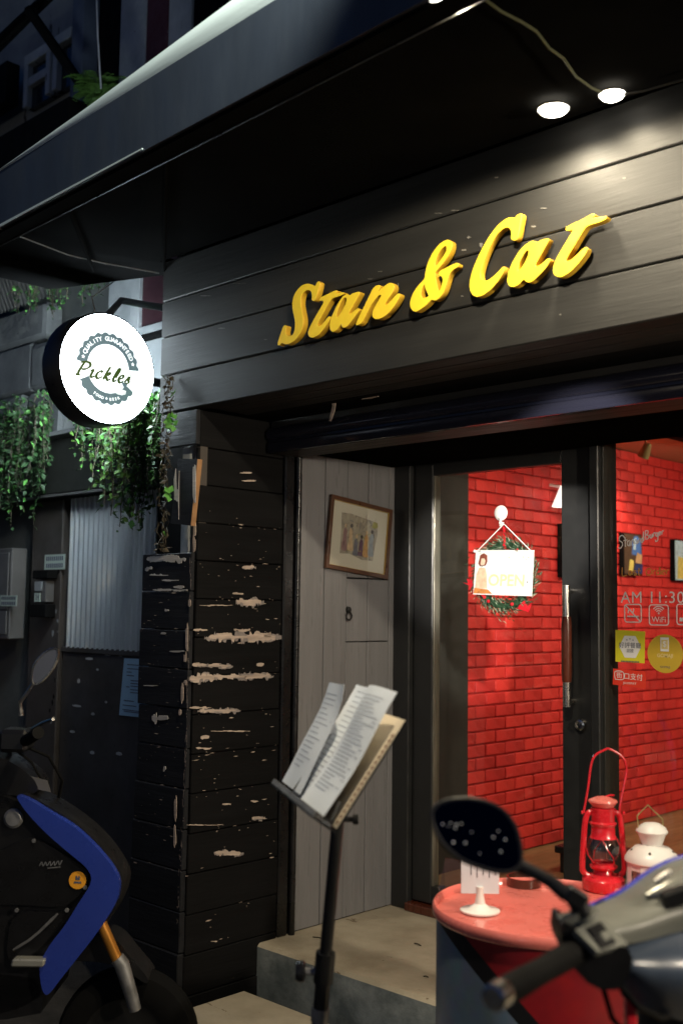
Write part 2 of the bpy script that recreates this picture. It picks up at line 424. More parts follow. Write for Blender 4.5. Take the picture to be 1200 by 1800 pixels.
XA, YA, ZA = Vector((1, 0, 0)), Vector((0, 1, 0)), Vector((0, 0, 1))
def spotlight(name, loc, target, power, col, ang, blend=0.6, size=0.03, parent=None):
    d = bpy.data.lights.new(name, 'SPOT'); d.energy = power; d.color = col; d.spot_size = radians(ang); d.spot_blend = blend; d.shadow_soft_size = size
    o = bpy.data.objects.new(name, d); COL.objects.link(o)
    o_ = ORG[parent] if parent is not None else Vector((0, 0, 0))
    o.location = Vector(loc) - o_
    o.rotation_euler = (Vector(target) - Vector(loc)).to_track_quat('-Z', 'Y').to_euler()
    if parent is not None: o.parent = parent
    return o
WARM = (1.0, 0.86, 0.62)
INW = (1.0, 0.84, 0.62)

# ================================================================== SETTING
FY = 2.57            # front of the fascia and pillar
SX = -3.26           # side wall of the entrance
DY = 3.77            # door and window plane
struct('street', MB().box((-40, -40, -0.55), (40, 60, -0.27)), m_asphalt)
struct('entrance_step', MB().box((SX - 0.02, 2.93, -0.27), (1.4, 3.80, 0.0), 0.012), [m_concrete])
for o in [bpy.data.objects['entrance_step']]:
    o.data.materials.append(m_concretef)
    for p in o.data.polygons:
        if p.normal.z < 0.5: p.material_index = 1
struct('lower_step', MB().box((-3.19, 2.10, -0.27), (1.4, 2.81, -0.13), 0.012), m_concrete)
struct('shop_floor', MB().box((-3.62, 3.80, -0.10), (1.4, 9.2, -0.002)), m_woodfloor)
struct('shop_ceiling', MB().box((-3.62, 3.9, 2.345), (1.4, 9.2, 2.45)), m_ceiling)
struct('back_wall', MB().box((-3.62, 9.0, 0), (1.4, 9.2, 2.34)), m_intwall)
struct('right_wall', MB().box((1.2, 3.9, 0), (1.4, 8.98, 2.34)), m_intwall)

# ---- the red brick wall inside, brick by brick
bw = struct('brick_wall', MB().box((-3.62, 4.555, 0), (-3.5045, 9.0, 2.342)), m_mortar)
ORG[bw] = Vector((0, 0, 0))
BL, BH = 0.178, 0.067
def brick_mesh(k, length):
    rnd = random.Random(k)
    b = MB().box((-0.012, -length / 2, -BH / 2 + 0.0045), (0.012, length / 2, BH / 2 - 0.0045), 0.0035)
    for q in b.v:
        if q.x > 0: q.x += rnd.uniform(-0.0015, 0.0015)
        q.y += rnd.uniform(-0.0015, 0.0015); q.z += rnd.uniform(-0.0012, 0.0012)
    me = bpy.data.meshes.new('brick')
    me.from_pydata(b.v, [], b.f); me.materials.append((m_brick, m_brick2, m_brick3, m_brick)[k % 4]); return me
full = [brick_mesh(k, BL - 0.008) for k in range(16)]
half = [brick_mesh(50 + k, BL / 2 - 0.008) for k in range(3)]
def shows(y, z):      # seen from the pavement through the door pane or the window pane
    t = DY / y; px = -3.5 * t; pz = 1.3 + (z - 1.3) * t
    return (-3.05 < px < -2.39 and 0.1 < pz < 1.9) or (-2.2 < px < -1.85 and 0.35 < pz < 2.05)
cells = []
for r in range(35):
    z = (r + 0.5) * BH; y = 4.558 + (BL / 4 if r % 2 else 0) * 0
    if r % 2: cells.append((y + BL / 4, z, True)); y += BL / 2
    while y + BL < 8.98:
        cells.append((y + BL / 2, z, False)); y += BL
vis = [c for c in cells if shows(c[0], c[1]) or shows(c[0] - 0.07, c[1]) or shows(c[0] + 0.07, c[1])]
vis.sort(key=lambda c: c[0]); vis = vis[:300]; vset = set(vis)
rest = MB()
for c in cells:
    x = -3.503 + random.uniform(-0.002, 0.002)
    if c in vset:
        me = random.choice(half if c[2] else full)
        o = bpy.data.objects.new('brick', me); COL.objects.link(o); o.parent = bw
        o.location = (x, c[0], c[1]); o.rotation_euler = (random.uniform(-0.008, 0.008), 0, random.uniform(-0.012, 0.012))
    else:
        l = (BL / 2 if c[2] else BL) / 2 - 0.004
        rest.box((x - 0.012, c[0] - l, c[1] - BH / 2 + 0.0045), (x + 0.012, c[0] + l, c[1] + BH / 2 - 0.0045))
rest.build('brick_courses', m_brick, bw, 0, kind='stuff')

# ================================================================== SHOP BUILDING
shop = thing('shop_building', 'black boarded shop front with recessed glazed entrance and grey boarded side wall', 'building', (-1.5, 3.2, 0))
zl = [2.067, 2.219, 2.376, 2.523, 2.69]
for i in range(4):
    b = MB().box((-3.50, FY, zl[i] + 0.002), (1.6, FY + 0.06, zl[i + 1] - 0.002), 0.004)
    b.build('fascia_plank', m_fascia, shop, 0)
MB().box((-3.49, FY + 0.062, 2.08), (1.6, 3.95, 2.9)).build('lintel', m_dark, shop, 0)
MB().box((-3.62, 3.0, 2.9), (1.6, 9.2, 5.4)).build('upper_wall', m_wall_dark, shop, 0)
# boards of the soffit under the fascia
for y0, y1 in ((2.578, 2.66), (2.664, 2.745), (2.749, 2.83)):
    MB().box((SX + 0.002, y0, 2.072), (1.6, y1, 2.078 if y0 > 2.6 else 2.079), 0.001).build('soffit_board', m_soffit, shop, 0)
# roller shutter bottom bar
prof = [(2.94, 2.035), (2.925, 2.025), (2.918, 2.005), (2.922, 1.988), (2.934, 1.980), (2.934, 1.972), (2.926, 1.966), (2.928, 1.935), (2.932, 1.930), (2.945, 1.930), (2.945, 2.035)]
MB().prism([(SX + 0.012, y, z) for y, z in prof], (4.8, 0, 0)).build('roller_shutter', m_shutter, shop, 50)
MB().box((SX + 0.012, 2.947, 1.929), (1.6, 3.10, 2.06)).build('shutter_underside', m_soffit, shop, 0)
MB().box((SX + 0.012, 3.102, 1.95), (1.6, 3.70, 2.08)).build('shutter_housing', m_canopyunder, shop, 0)
# peeling splinters under the soffit
for pts in ([(578, 740), (584, 712), (580, 706), (590, 703), (588, 722), (581, 741)], [(634, 702), (652, 694), (666, 690), (664, 697), (650, 701)]):
    MB().prism([onY(x, y, 2.90) for x, y in pts], (0, 0.003, 0)).build('splinter', m_bare, shop, 0)

# pillar: reveal planks (facing the entrance), front planks, core
MB().box((-3.575, 2.66, -0.27), (SX - 0.03, 3.1, 2.06)).build('pillar_core', m_dark, shop, 0)
zs = [2.062 - 0.1455 * k for k in range(17)]; zs[-1] = -0.265
for i in range(16):
    out = 0.0 if i < 9 else (i - 9) * 0.004
    MB().box((SX - 0.022, FY + 0.02 - out + random.uniform(-.003, .003), zs[i + 1] + 0.0015), (SX + random.uniform(-.0025, .0025) + out * 0.4, 3.03, zs[i] - 0.0015), 0.003).build('reveal_plank', m_pillar, shop, 0)
MB().box((-3.485, FY - 0.002, 1.925), (SX + 0.004, FY + 0.018, 2.060), 0.003).build('front_plank', m_pillar_front, shop, 0)
zf = [1.511 - 0.1475 * k for k in range(13)]; zf[-1] = -0.265
for i in range(12):
    out = 0.0 if i < 5 else (i - 5) * 0.005
    MB().box((-3.583 + random.uniform(-.004, .004), FY - out + random.uniform(-.003, .003), zf[i + 1] + 0.0015), (SX - 0.012 + out * 0.5, FY + 0.02 - out * 0.6, zf[i] - 0.0015), 0.003).build('front_plank', m_pillar_front, shop, 0)
# exposed stud and grey post in the gap of the pillar
MB().box((-3.30, FY + 0.025, 1.50), (-3.262, FY + 0.06, 1.93)).build('stud', m_rust, shop, 0)
MB().box((-3.385, FY + 0.03, 1.45), (-3.325, FY + 0.07, 1.93), 0.008).build('grey_post', m_plaster, shop, 0)
# loose hanging board
pa = [onY(x, y, 2.52) for x, y in ((313, 806), (347, 807), (335, 924), (300, 920))]
lb = MB().prism(pa, (0, 0.022, 0)).build('loose_board', m_pillar_front, shop, 0)
def flake(cx, cy, wd, ht, plane, val, m, parent, n=16, seed=0, off=0.0018):
    """bare patch where paint has come off: jagged outline on the plank"""
    rnd = random.Random(seed * 31 + int(cx) * 7 + int(cy)); pts = []
    n = max(14, int(wd / 1.5) * 2); hn = n // 2; up_, lo_ = [], []
    ho, lo2 = 0.8, 0.8
    for k in range(hn):
        x = -1 + 2 * (k + .5) / hn; tap = 1 - abs(x) ** 4 * rnd.uniform(.4, 1.0)
        if rnd.random() < .28: ho = rnd.uniform(.1, 1.25)
        if rnd.random() < .28: lo2 = rnd.uniform(.1, 1.25)
        jx = rnd.uniform(-.9, .9) / hn
        up_.append((cx + wd / 2 * (x + jx), cy - ht / 2 * ho * tap * rnd.uniform(.85, 1.1))); lo_.append((cx + wd / 2 * (x - jx), cy + ht / 2 * lo2 * tap * rnd.uniform(.85, 1.1)))
    pts = up_ + lo_[::-1]
    q = []
    for (x, y) in pts:
        p = onX(x, y, val) if plane == 'X' else onY(x, y, val)
        q.append(p)
    d = Vector((off, 0, 0)) if plane == 'X' else Vector((0, -off, 0))
    return MB().prism(q, d).build('bare_patch', m, parent, 0)
for x, y, wd, ht in [(437, 1058, 44, 14), (425, 1120, 118, 18), (385, 1170, 40, 8), (405, 1189, 60, 11), (448, 1188, 54, 12), (355, 1192, 44, 16), (383, 1249, 66, 9), (352, 1244, 40, 4),
                     (360, 1296, 16, 8), (398, 1414, 16, 5), (454, 1438, 24, 8), (400, 1499, 46, 11), (418, 1043, 20, 5), (436, 997, 22, 7), (432, 831, 22, 3), (352, 1107, 26, 6), (425, 1107, 30, 6),
                     (358, 1315, 28, 5), (405, 1285, 70, 2.4), (380, 1064, 60, 2), (360, 1450, 66, 2.5), (470, 1118, 14, 16), (457, 1168, 14, 7), (350, 1168, 26, 7), (447, 1408, 14, 4), (437, 845, 26, 3),
                     (390, 1574, 30, 3), (376, 1655, 12, 3), (420, 1585, 12, 4), (350, 1540, 50, 2)]:
    flake(x, y, wd, ht, 'X', SX + 0.0035, m_bare, shop, seed=1)
    if wd > 20 and ht > 6: flake(x + 2, y + 1, wd * 1.16, ht * 1.2, 'X', SX + 0.0033, m_oldpaint, shop, seed=9, off=.0011)
for x, y, wd, ht in [(293, 983, 70, 15), (300, 1037, 62, 5), (282, 1262, 30, 20), (280, 1011, 34, 5), (294, 1072, 8, 7), (288, 1113, 10, 5), (312, 1145, 28, 3), (290, 1352, 5, 12), (300, 1020, 30, 3), (272, 1473, 12, 4), (265, 1205, 26, 2), (315, 1032, 20, 5), (262, 1000, 14, 10)]:
    flake(x, y, wd, ht, 'Y', FY - 0.006, m_barewhite, shop, seed=2)
for k, (x, y, ht) in enumerate([(342, 955, 40), (334, 1060, 16), (329, 1120, 46), (326, 1160, 30), (321, 1220, 40), (317, 1252, 14), (309, 1420, 40), (308, 1470, 50), (343, 930, 30), (326, 1200, 10)]):
    flake(x, y, 5, ht, 'Y', FY - 0.012, m_bare, shop, seed=3)
flake(311, 865, 10, 100, 'Y', 2.517, m_barewhite, lb, seed=4)
flake(342, 850, 6, 84, 'Y', 2.517, m_barewhite, lb, seed=5)
e0, e1 = onY(347, 807, 2.52), onY(335, 924, 2.52)
MB().prism([e0 + XA * .0005, e1 + XA * .0005, e1 + XA * .003, e0 + XA * .003], (0, 0.022, 0)).build('split_edge', m_bareorange, lb, 0)
# small slivers and pits of lost paint, too small to pick apart
fl_ = MB(); rf = random.Random(5)
def sliver(p, u, v, L, H):
    k = [p - u * L * rf.uniform(.7, 1) - v * H * rf.uniform(-.3, .5), p - u * L * .2 + v * H * rf.uniform(.4, 1), p + u * L * rf.uniform(.6, 1) + v * H * rf.uniform(-.4, .4), p + u * L * .1 - v * H * rf.uniform(.4, 1)]
    fl_.poly(k)
for k in range(160):
    zz = rf.choice(zs[3:13]) + rf.gauss(0, .012) if rf.random() < .6 else rf.uniform(.0, 1.7)
    big = rf.random() ** 4
    sliver(Vector((SX + .0062, rf.uniform(2.60, 3.02), zz)), YA, ZA, .004 + .02 * big, .0008 + .003 * rf.random() * big + .0006)
for k in range(120):
    zz = rf.choice(zf[:9]) + rf.gauss(0, .012) if rf.random() < .6 else rf.uniform(.2, 1.5)
    big = rf.random() ** 4
    sliver(Vector((rf.uniform(-3.57, -3.29), FY - .0075 - max(0, (.77 - zz) * .03), zz)), XA, ZA, .004 + .018 * big, .0015 * (.5 + big))
for k in range(110):      # chipped edges of the corner
    zz = rf.uniform(.1, 1.5); sliver(Vector((SX + .004 - .012 * rf.random(), FY - .0085 - max(0, (.77 - zz) * .034), zz)), ZA, XA, .004 + .02 * rf.random() ** 2, .0018)
fl_.build('paint_flecks', m_bare, shop, 0, kind='stuff')
# scuffs on the fascia
for x, y, wd, ht in [(955, 366, 12, 2), (872, 312, 7, 3), (1096, 313, 6, 3), (845, 430, 6, 9), (815, 440, 9, 4), (937, 398, 10, 3), (800, 370, 16, 1.6), (770, 375, 14, 1.6), (362, 520, 20, 1.6), (421, 498, 26, 1.6), (390, 577, 14, 1.6),
                     (668, 477, 8, 2), (697, 505, 7, 14), (650, 490, 10, 2), (984, 553, 4, 3), (467, 597, 6, 2), (824, 417, 8, 6), (905, 462, 12, 3), (812, 521, 5, 3)]:
    flake(x, y, wd, ht, 'Y', FY - 0.0008, m_scuff, shop, seed=6, off=0.0008)

# jamb post and guide rail
MB().box((SX - 0.03, 3.032, 0.0), (SX + 0.012, 3.085, 2.05), 0.006).build('jamb_post', m_jamb, shop, 0)
MB().tube([(SX + 0.012, 3.105, 0.0), (SX + 0.012, 3.105, 2.0)], 0.014, 12).build('shutter_guide', m_jamb, shop)
# grey boards of the entrance side wall
MB().box((SX - 0.06, 3.10, 0.0), (SX - 0.012, DY + 0.05, 2.06)).build('side_wall_backing', m_dark, shop, 0)
gb = [3.118, 3.277, 3.415, 3.549, 3.690, 3.768]
zc0 = onX(640, 1128, SX).z; zc1 = onX(640, 1017, SX).z
for i in range(5):
    segs = [(0.004, zc0 - .002), (zc0 + .002, zc1 - .003), (zc1 + .003, 2.055)] if i in (2, 3) else [(0.004, 2.055)]
    for z0, z1 in segs:
        MB().box((SX - 0.012, gb[i] + 0.0018, z0), (SX + random.uniform(-.001, .0012), gb[i + 1] - 0.0018, z1), 0.0025).build('grey_board', m_greyboard, shop, 0)
rp = onX(612, 1083, SX + 0.008)
b = MB().lathe([(0.0, 0.012), (0.013, 0.01), (0.015, 0.0)], onX(611, 1072, SX + .0005), XA, 14)
b.tube([rp + Vector((0.004, 0.017 * cos(a), 0.017 * sin(a))) for a in [2 * pi * k / 14 for k in range(14)]], 0.0032, 6, closed=True).build('ring_pull', m_blackmetal, shop)

# door frame, door, window
def fr(name, lo, hi, m=m_door, parent=None, bevel=0.004):
    return MB().box(lo, hi, bevel).build(name, m, parent or shop, 0)
fr('frame_jamb', (SX, DY - 0.05, 0.0), (-3.165, DY + 0.09, 2.06))
fr('frame_header', (-3.165, DY - 0.045, 2.012), (1.2, DY + 0.085, 2.30))
fr('mullion', (-2.243, DY - 0.055, 0.0), (-2.203, DY + 0.09, 2.012))
fr('threshold', (-3.165, DY - 0.07, 0.0), (-2.243, DY + 0.06, 0.035), m_handlewood)
door = MB().box((-3.160, DY - 0.025, 0.04), (-3.052, DY + 0.025, 2.006), 0.004).build('door', m_door, shop, 0)
def dpart(name, lo, hi, m=m_door, bevel=0.003): return MB().box(lo, hi, bevel).build(name, m, door, 0)
dpart('stile', (-2.388, DY - 0.025, 0.04), (-2.247, DY + 0.025, 2.006))
dpart('top_rail', (-3.052, DY - 0.024, 1.902), (-2.388, DY + 0.024, 2.006))
dpart('bottom_rail', (-3.052, DY - 0.024, 0.04), (-2.388, DY + 0.024, 0.115))
dpart('glazing_bead', (-3.0515, DY - 0.022, 0.116), (-3.044, DY + 0.018, 1.901), m_doorlight, 0.001)
MB().box((-3.044, DY - 0.004, 0.116), (-2.389, DY + 0.002, 1.901)).build('pane', m_glass, door, 0)
hx, hy = -2.335, DY - 0.075
h = MB().tube([(hx, hy, 0.935), (hx, hy, 1.408)], 0.0165, 18)
h.build('pull_handle', m_steel, door)
MB().tube([(hx, hy, 1.03), (hx, hy, 1.06), (hx, hy, 1.25), (hx, hy, 1.285)], [0.0172, 0.0205, 0.0205, 0.0172], 18).build('handle_grip', m_handlewood, door)
for z in (0.955, 1.388):
    MB().tube([(hx, hy, z), (hx, DY - 0.024, z)], 0.011, 12).build('handle_mount', m_steel, door)
MB().lathe([(0.0, 0.016), (0.012, 0.0155), (0.013, 0.018), (0.021, 0.016), (0.024, 0.004), (0.024, 0)], (-2.300, DY - 0.026, 0.865), (0, -1, 0), 24).build('door_lock', m_steel, door)
win = fr('window', (-2.203, DY - 0.04, 0.0), (1.2, DY + 0.06, 0.22))
ORG[win] = ORG[shop]
MB().box((-2.1935, DY - 0.003, 0.222), (1.2, DY + 0.003, 2.010)).build('pane', m_glass, win, 0)
MB().box((-2.2028, DY - 0.03, 0.222), (-2.194, DY + 0.03, 2.010), 0.001).build('glazing_bead', m_olive, win, 0)
MB().box((1.2, 2.57, -0.27), (1.6, 3.9, 2.06)).build('end_pillar', m_fascia, shop, 0)
# panel between door and brick wall inside
MB().box((-3.60, 3.86, 0.0), (-3.47, 4.553, 2.343)).build('inner_panel', m_olive, shop, 0)

# lettering and stickers on the window pane
G0 = DY - 0.0045
def gp(x, y, e=0.0): return onY(x, y, G0 - e)
MIN_Y = Vector((0, -1, 0))
def gtext(s, x, y, size, m=m_vinyl, e=0.0, parent=None, **k):
    return text('lettering', s, size, gp(x, y, e), XA, ZA, m, parent or win, t=0.0004, **k)
a0, a1 = gp(1090, 1050), gp(1190, 1041)
text('lettering', 'AM 11:30 - PM 9:00'[:8], 0.062, a0 + Vector((0, 0, -0.002)), XA, ZA, m_vinyl, win, 0.0004, align='LEFT', space=1.08)
def icon(cx, cy, hw):
    c = gp(cx, cy); r = 0.012; o_, i_ = [], []
    for (sx_, sy_, a) in ((1, 1, 0), (-1, 1, 90), (-1, -1, 180), (1, -1, 270)):
        for k in range(5):
            t = radians(a + k * 22.5)
            o_.append((sx_ * (hw - r) + r * cos(t), sy_ * (hw * 0.97 - r) + r * sin(t)))
            i_.append((sx_ * (hw - r) + (r - .0045) * cos(t), sy_ * (hw * 0.97 - r) + (r - .0045) * sin(t)))
    outline('icon_frame', [o_, i_], (c, XA, ZA, MIN_Y), 0.0006, m_vinyl, win)
    return c
c = icon(1111.5, 1078, 0.037)
ribbon('no_smoking_icon', [[(-.03, .03), (.03, -.03)]], 0.005, c, XA, ZA, m_vinyl, win)
ribbon('cigarette_icon', [[(-.024, -.012), (.026, -.012)], [(-.02, 0), (-.016, .012), (-.006, .013)], [(-.006, .002), (0.002, .006), (0.004, .018)]], 0.0055, c + Vector((0, -.0006, 0)), XA, ZA, m_vinyl, win)
c = icon(1157, 1081, 0.041)
text('lettering', 'WiFi', 0.030, c + Vector((0, -.0002, -.018)), XA, ZA, m_vinyl, win, 0.0004)
ribbon('wifi_icon', [[(r * cos(a), .0 + r * sin(a)) for a in [radians(40 + 20 * k) for k in range(6)]] for r in (0.012, 0.020, 0.028)], 0.0042, c + Vector((0, 0, .004)), XA, ZA, m_vinyl, win)
MB().lathe([(0, .001), (.004, .001), (.004, 0)], c + Vector((0, 0, .006)), MIN_Y, 10).build('wifi_dot', m_vinyl, win)
c = icon(1206, 1080, 0.041)
MB().box(c + Vector((-.028, -.001, -.026)), c + Vector((-.016, 0, -.012))).build('icon_mark', m_vinyl, win, 0)
# handwriting
hw_ = [[(28, 4), (18, 14), (6, 10), (4, 0), (16, -8), (18, -18), (8, -26), (0, -22)], [(30, 6), (31, -24)], [(22, -4), (40, -3)], [(50, -6), (42, -8), (40, -18), (48, -22), (52, -8), (52, -24)],
       [(58, -24), (59, -8), (66, -6), (68, -22)], [(80, -8), (74, -8), (72, -18), (78, -20), (82, -10), (83, -22)], [(88, -20), (89, -8), (95, -6), (96, -18)], [(108, -6), (101, -8), (100, -16), (106, -18), (110, 14), (111, -16)],
       [(118, 16), (119, -12)], [(118, 16), (130, 12), (126, 4), (119, 3), (132, -2), (130, -10), (119, -12)], [(138, 2), (138, -8), (144, -10), (147, 2), (148, -10)], [(152, -8), (153, 3), (160, 4)],
       [(170, 2), (163, 2), (162, -6), (168, -8), (171, 2), (170, -20), (162, -24), (160, -18)], [(175, -2), (183, 0), (181, 4), (175, 2), (174, -5), (183, -6)], [(188, -6), (189, 4), (196, 5)]]
c = gp(1086, 950); k_ = 0.00098
ribbon('handwriting', [[(x * k_, y * k_ * 1.25 + x * .00012) for x, y in s] for s in hw_], 0.0042, c, XA, ZA, m_vinyl, win)
lo_ = [[(0, 20), (0, -14), (16, -12)], [(34, 4), (26, 4), (24, -8), (30, -12), (35, 2), (36, -12)], [(52, 4), (44, 5), (44, -2), (52, -5), (50, -12), (42, -11)], [(62, 16), (61, -10), (67, -10)], [(56, 5), (68, 5)],
       [(100, 14), (90, 8), (88, -6), (96, -13), (106, -6), (106, 8), (99, 14)], [(112, -12), (113, 4), (120, 5)], [(134, 4), (126, 2), (125, -8), (131, -12), (136, -4), (137, 18), (138, -12)], [(144, -2), (154, 0), (152, 6), (145, 4), (143, -8), (154, -11)], [(160, -11), (161, 4), (168, 5)]]
c = gp(1093, 1006)
ribbon('handwriting', [[(x * .00115, y * .00095) for x, y in s] for s in lo_], 0.0045, c, XA, ZA, m_vinylorange, win)
# yellow sticker
def sticker(name, pts, m): return MB().prism([gp(x, y) for x, y in pts], (0, -0.0006, 0)).build(name, m, win, 0)
ORGW = ORG[win]
st = sticker('sticker', [(1081, 1107), (1133, 1110), (1132, 1166), (1081, 1163)], m_stickyellow)
c = gp(1106.5, 1137, 0.0009)
MB().prism([c + Vector((.046 * cos(radians(60 * k)), 0, .048 * sin(radians(60 * k)))) for k in range(6)], (0, -0.0004, 0)).build('hexagon', m_vinyl, st, 0)
text('lettering', '好評餐廳', 0.0235, c + Vector((0, -.0006, .004)), XA, ZA, m_print, st, 0.0003)
text('lettering', '認證', 0.015, c + Vector((0, -.0006, -.016)), XA, ZA, m_print, st, 0.0003)
for i in range(3):
    s_ = [(0.0035 * (1 if k % 2 == 0 else .45) * cos(radians(90 + 36 * k)), .0035 * (1 if k % 2 == 0 else .45) * sin(radians(90 + 36 * k))) for k in range(10)]
    outline('star', [s_], (c + Vector(((i - 1) * .013, -.0005, .030 - abs(i - 1) * .004)), XA, ZA, MIN_Y), 0.0003, m_print, st)
for k in range(12):
    MB().box(c + Vector((-.038 + k * .0064, -.0008, -.0585)), c + Vector((-.0335 + k * .0064, -.0002, -.0535))).build('small_print', m_print, st, 0)
# gold round sticker
c = gp(1168, 1149)
st = MB().lathe([(0, .0006), (.0715, .0006), (.0715, 0)], c, MIN_Y, 40).build('sticker', m_stickgold, win)
b = MB().box(c + Vector((-.018, -.0012, .008)), c + Vector((.016, -.0007, .060)), 0.0002).build('phone_print', m_vinyl, st, 0)
MB().box(c + Vector((-.014, -.0016, .017)), c + Vector((.012, -.0013, .051))).build('phone_screen_print', m_stickgoldlight, st, 0)
text('lettering', '$', 0.03, c + Vector((-.001, -.0018, .035)), XA, ZA, m_vinyl, st, 0.0003)
text('lettering', 'GOMAJI', 0.0185, c + Vector((0, -.0008, -.008)), XA, ZA, m_stickgoldlight, st, 0.0003, bold=0.0006)
text('lettering', 'GOMAJI', 0.0115, c + Vector((0, -.0008, -.050)), XA, ZA, m_print, st, 0.0003)
# red sticker
st = sticker('sticker', [(1077, 1175), (1134, 1181), (1134, 1211), (1076, 1203)], m_stickred)
c = gp(1104, 1189, 0.0009)
text('lettering', '口支付', 0.027, c + Vector((.019, 0, -.002)), Vector((1, 0, -.03)).normalized(), ZA, m_vinyl, st, 0.0003)
text('lettering', '街', 0.025, c + Vector((-.040, 0, .001)), XA, ZA, m_vinyl, st, 0.0003)
ribbon('sticker_logo_frame', [[(-.017, -.014), (-.018, .014), (.016, .015), (.017, -.013), (-.017, -.014)]], 0.0028, c + Vector((-.040, 0, .001)), XA, ZA, m_vinyl, st)
text('lettering', 'JKOSPAY', 0.012, c + Vector((.004, 0, -.026)), XA, ZA, m_vinyl, st, 0.0003, space=1.2)

# ================================================================== CANOPY
cano = thing('canopy', 'black and navy canopy with a white top edge projecting over the shop front', 'canopy', (-1.5, 2.2, 2.7))
def ey(x): return 1.80 - 0.043 * (x + 1.76)
XL, XR = -4.15, 1.6
MB().prism([(XL, ey(XL) + .012, 2.675), (XR, ey(XR) + .012, 2.675), (XR, 2.568, 2.695), (-3.52, 2.568, 2.695), (-3.52, 2.72, 2.69), (XL, 2.45, 2.68)], (0, 0, 0.03)).build('soffit', m_canopyunder, cano, 0)
MB().prism([(XL, ey(XL), 2.655), (XR, ey(XR), 2.675), (XR, ey(XR), 2.905), (XL, ey(XL), 2.870)], (0, 0.012, 0)).build('front_band', m_navy, cano, 0)
MB().prism([(XL, ey(XL) + .013, 2.645), (XR, ey(XR) + .013, 2.660), (XR, ey(XR) + .075, 2.660), (XL, ey(XL) + .075, 2.645)], (0, 0, 0.012)).build('edge_channel', m_canopyunder, cano, 0)
MB().tube([(XL, ey(XL) + .075, 2.642), (XR, ey(XR) + .075, 2.657)], 0.0025, 6).build('edge_trim', m_darksteel, cano)
MB().prism([(XL, ey(XL) - .003, 2.655), (-2.62, ey(-2.62) - .003, 2.665), (-2.62, ey(-2.62) - .003, 2.669), (XL, ey(XL) - .003, 2.668)], (0, 0.003, 0)).build('white_edge_strip', m_white, cano, 0)  # thin white strip along the left part of the band's lower edge
# white flashing that rises towards the right, bulging outwards
rows = []
for i in range(30):
    x = XL + (XR - XL) * i / 29; zt = 2.870 + (2.905 - 2.870) * i / 29; hgt = max(0.012, min(0.2, 0.075 * (x + 3.55) + 0.012))
    rows.append([Vector((x, ey(x) + d, zt + hgt * q)) for d, q in ((0.0, 0.0), (-0.006, 0.25), (-0.002, 0.55), (0.012, 0.8), (0.04, 1.0), (0.12, 1.06), (0.3, 1.1))])
MB().grid(rows).build('top_flashing', m_white, cano, 60, thick=0.004)
MB().prism([(XL, ey(XL) + .3, 2.88), (XR, ey(XR) + .3, 3.06), (XR, 2.9, 3.3), (XL, 2.9, 3.0)], (0, 0, 0.02)).build('roof_sheet', m_wall_dark, cano, 0)
for (a, b_) in (((120, 355), (165, 470)), ((292, 250), (288, 478))):
    p, q = onZ(*a, 2.668), onZ(*b_, 2.668)
    MB().tube([p - ZA * .012, q - ZA * .012], 0.008, 8).build('batten', m_canopyunder, cano)
wire = [onZ(x, y, 2.655) for x, y in ((0, 402), (60, 425), (120, 448), (180, 462), (280, 480))]
tag(MB().tube(wire, 0.003, 6).build('drooping_wire', m_tin), 'thin grey wire sagging under the left end of the canopy', 'wire')

# downlights
m_bulb = emit('glowing lamp', (1.0, 0.93, 0.78), 14)
def downlight(p, r, power, label, tgt=None, ang=150, warm=WARM, blend=.7):
    t = thing('downlight', label, 'lamp', p, 'downlights under the canopy')
    MB().lathe([(r * 1.10, 0.0), (r * 1.10, -0.004), (r * 1.02, -0.005), (r * 1.0, -0.003)], p, UP, 28).build('trim_ring', m_darksteel, t)
    MB().lathe([(0, -0.020), (r * 0.5, -0.018), (r * 0.85, -0.011), (r, -0.002)], p, UP, 28).build('diffuser', m_bulb, t)
    q = Vector(p) - ZA * 0.03
    spotlight('lamp_light', q, tgt or (q - ZA), power, warm, ang, blend, r * 0.8, t)
    return t
downlight(onZ(972, 190, 2.672), 0.042, 32, 'larger round glowing downlight nearest the yellow letters')
downlight(onZ(1075, 164, 2.672), 0.034, 9, 'smaller glowing downlight beside the cable, near the right edge')
downlight(onZ(783, -6, 2.672), 0.038, 135, 'downlight just cut off by the top edge of the photograph', ang=178, blend=.12)
cb = [at(x, y, d) for x, y, d in ((848, -4, 2.95), (880, 20, 2.98), (915, 38, 3.0), (942, 55, 3.02), (965, 85, 3.04), (990, 103, 3.06), (1000, 118, 3.07), (1012, 135, 3.08), (1040, 155, 3.08), (1056, 162, 3.08))]
cb = [Vector((p.x, p.y, min(p.z, 2.66))) for p in cb]
cb = [onZ(x, y, 2.664) for x, y in ((848, -4), (880, 20), (915, 38), (942, 55), (965, 85), (990, 103), (1000, 118), (1012, 135), (1040, 155), (1056, 162))]
tag(MB().tube(cb, 0.0035, 6).build('lamp_cable', mat('olive cable', (0.08, 0.085, 0.04), 0.6)), 'olive cable winding under the canopy to the smaller downlight', 'cable')
tag(MB().tube([onZ(x, y, 2.664) for x, y in ((1090, 166), (1130, 160), (1165, 150), (1200, 140), (1260, 120))], 0.003, 6).build('lamp_cable', m_soffit), 'black cable leaving the smaller downlight towards the right edge', 'cable')

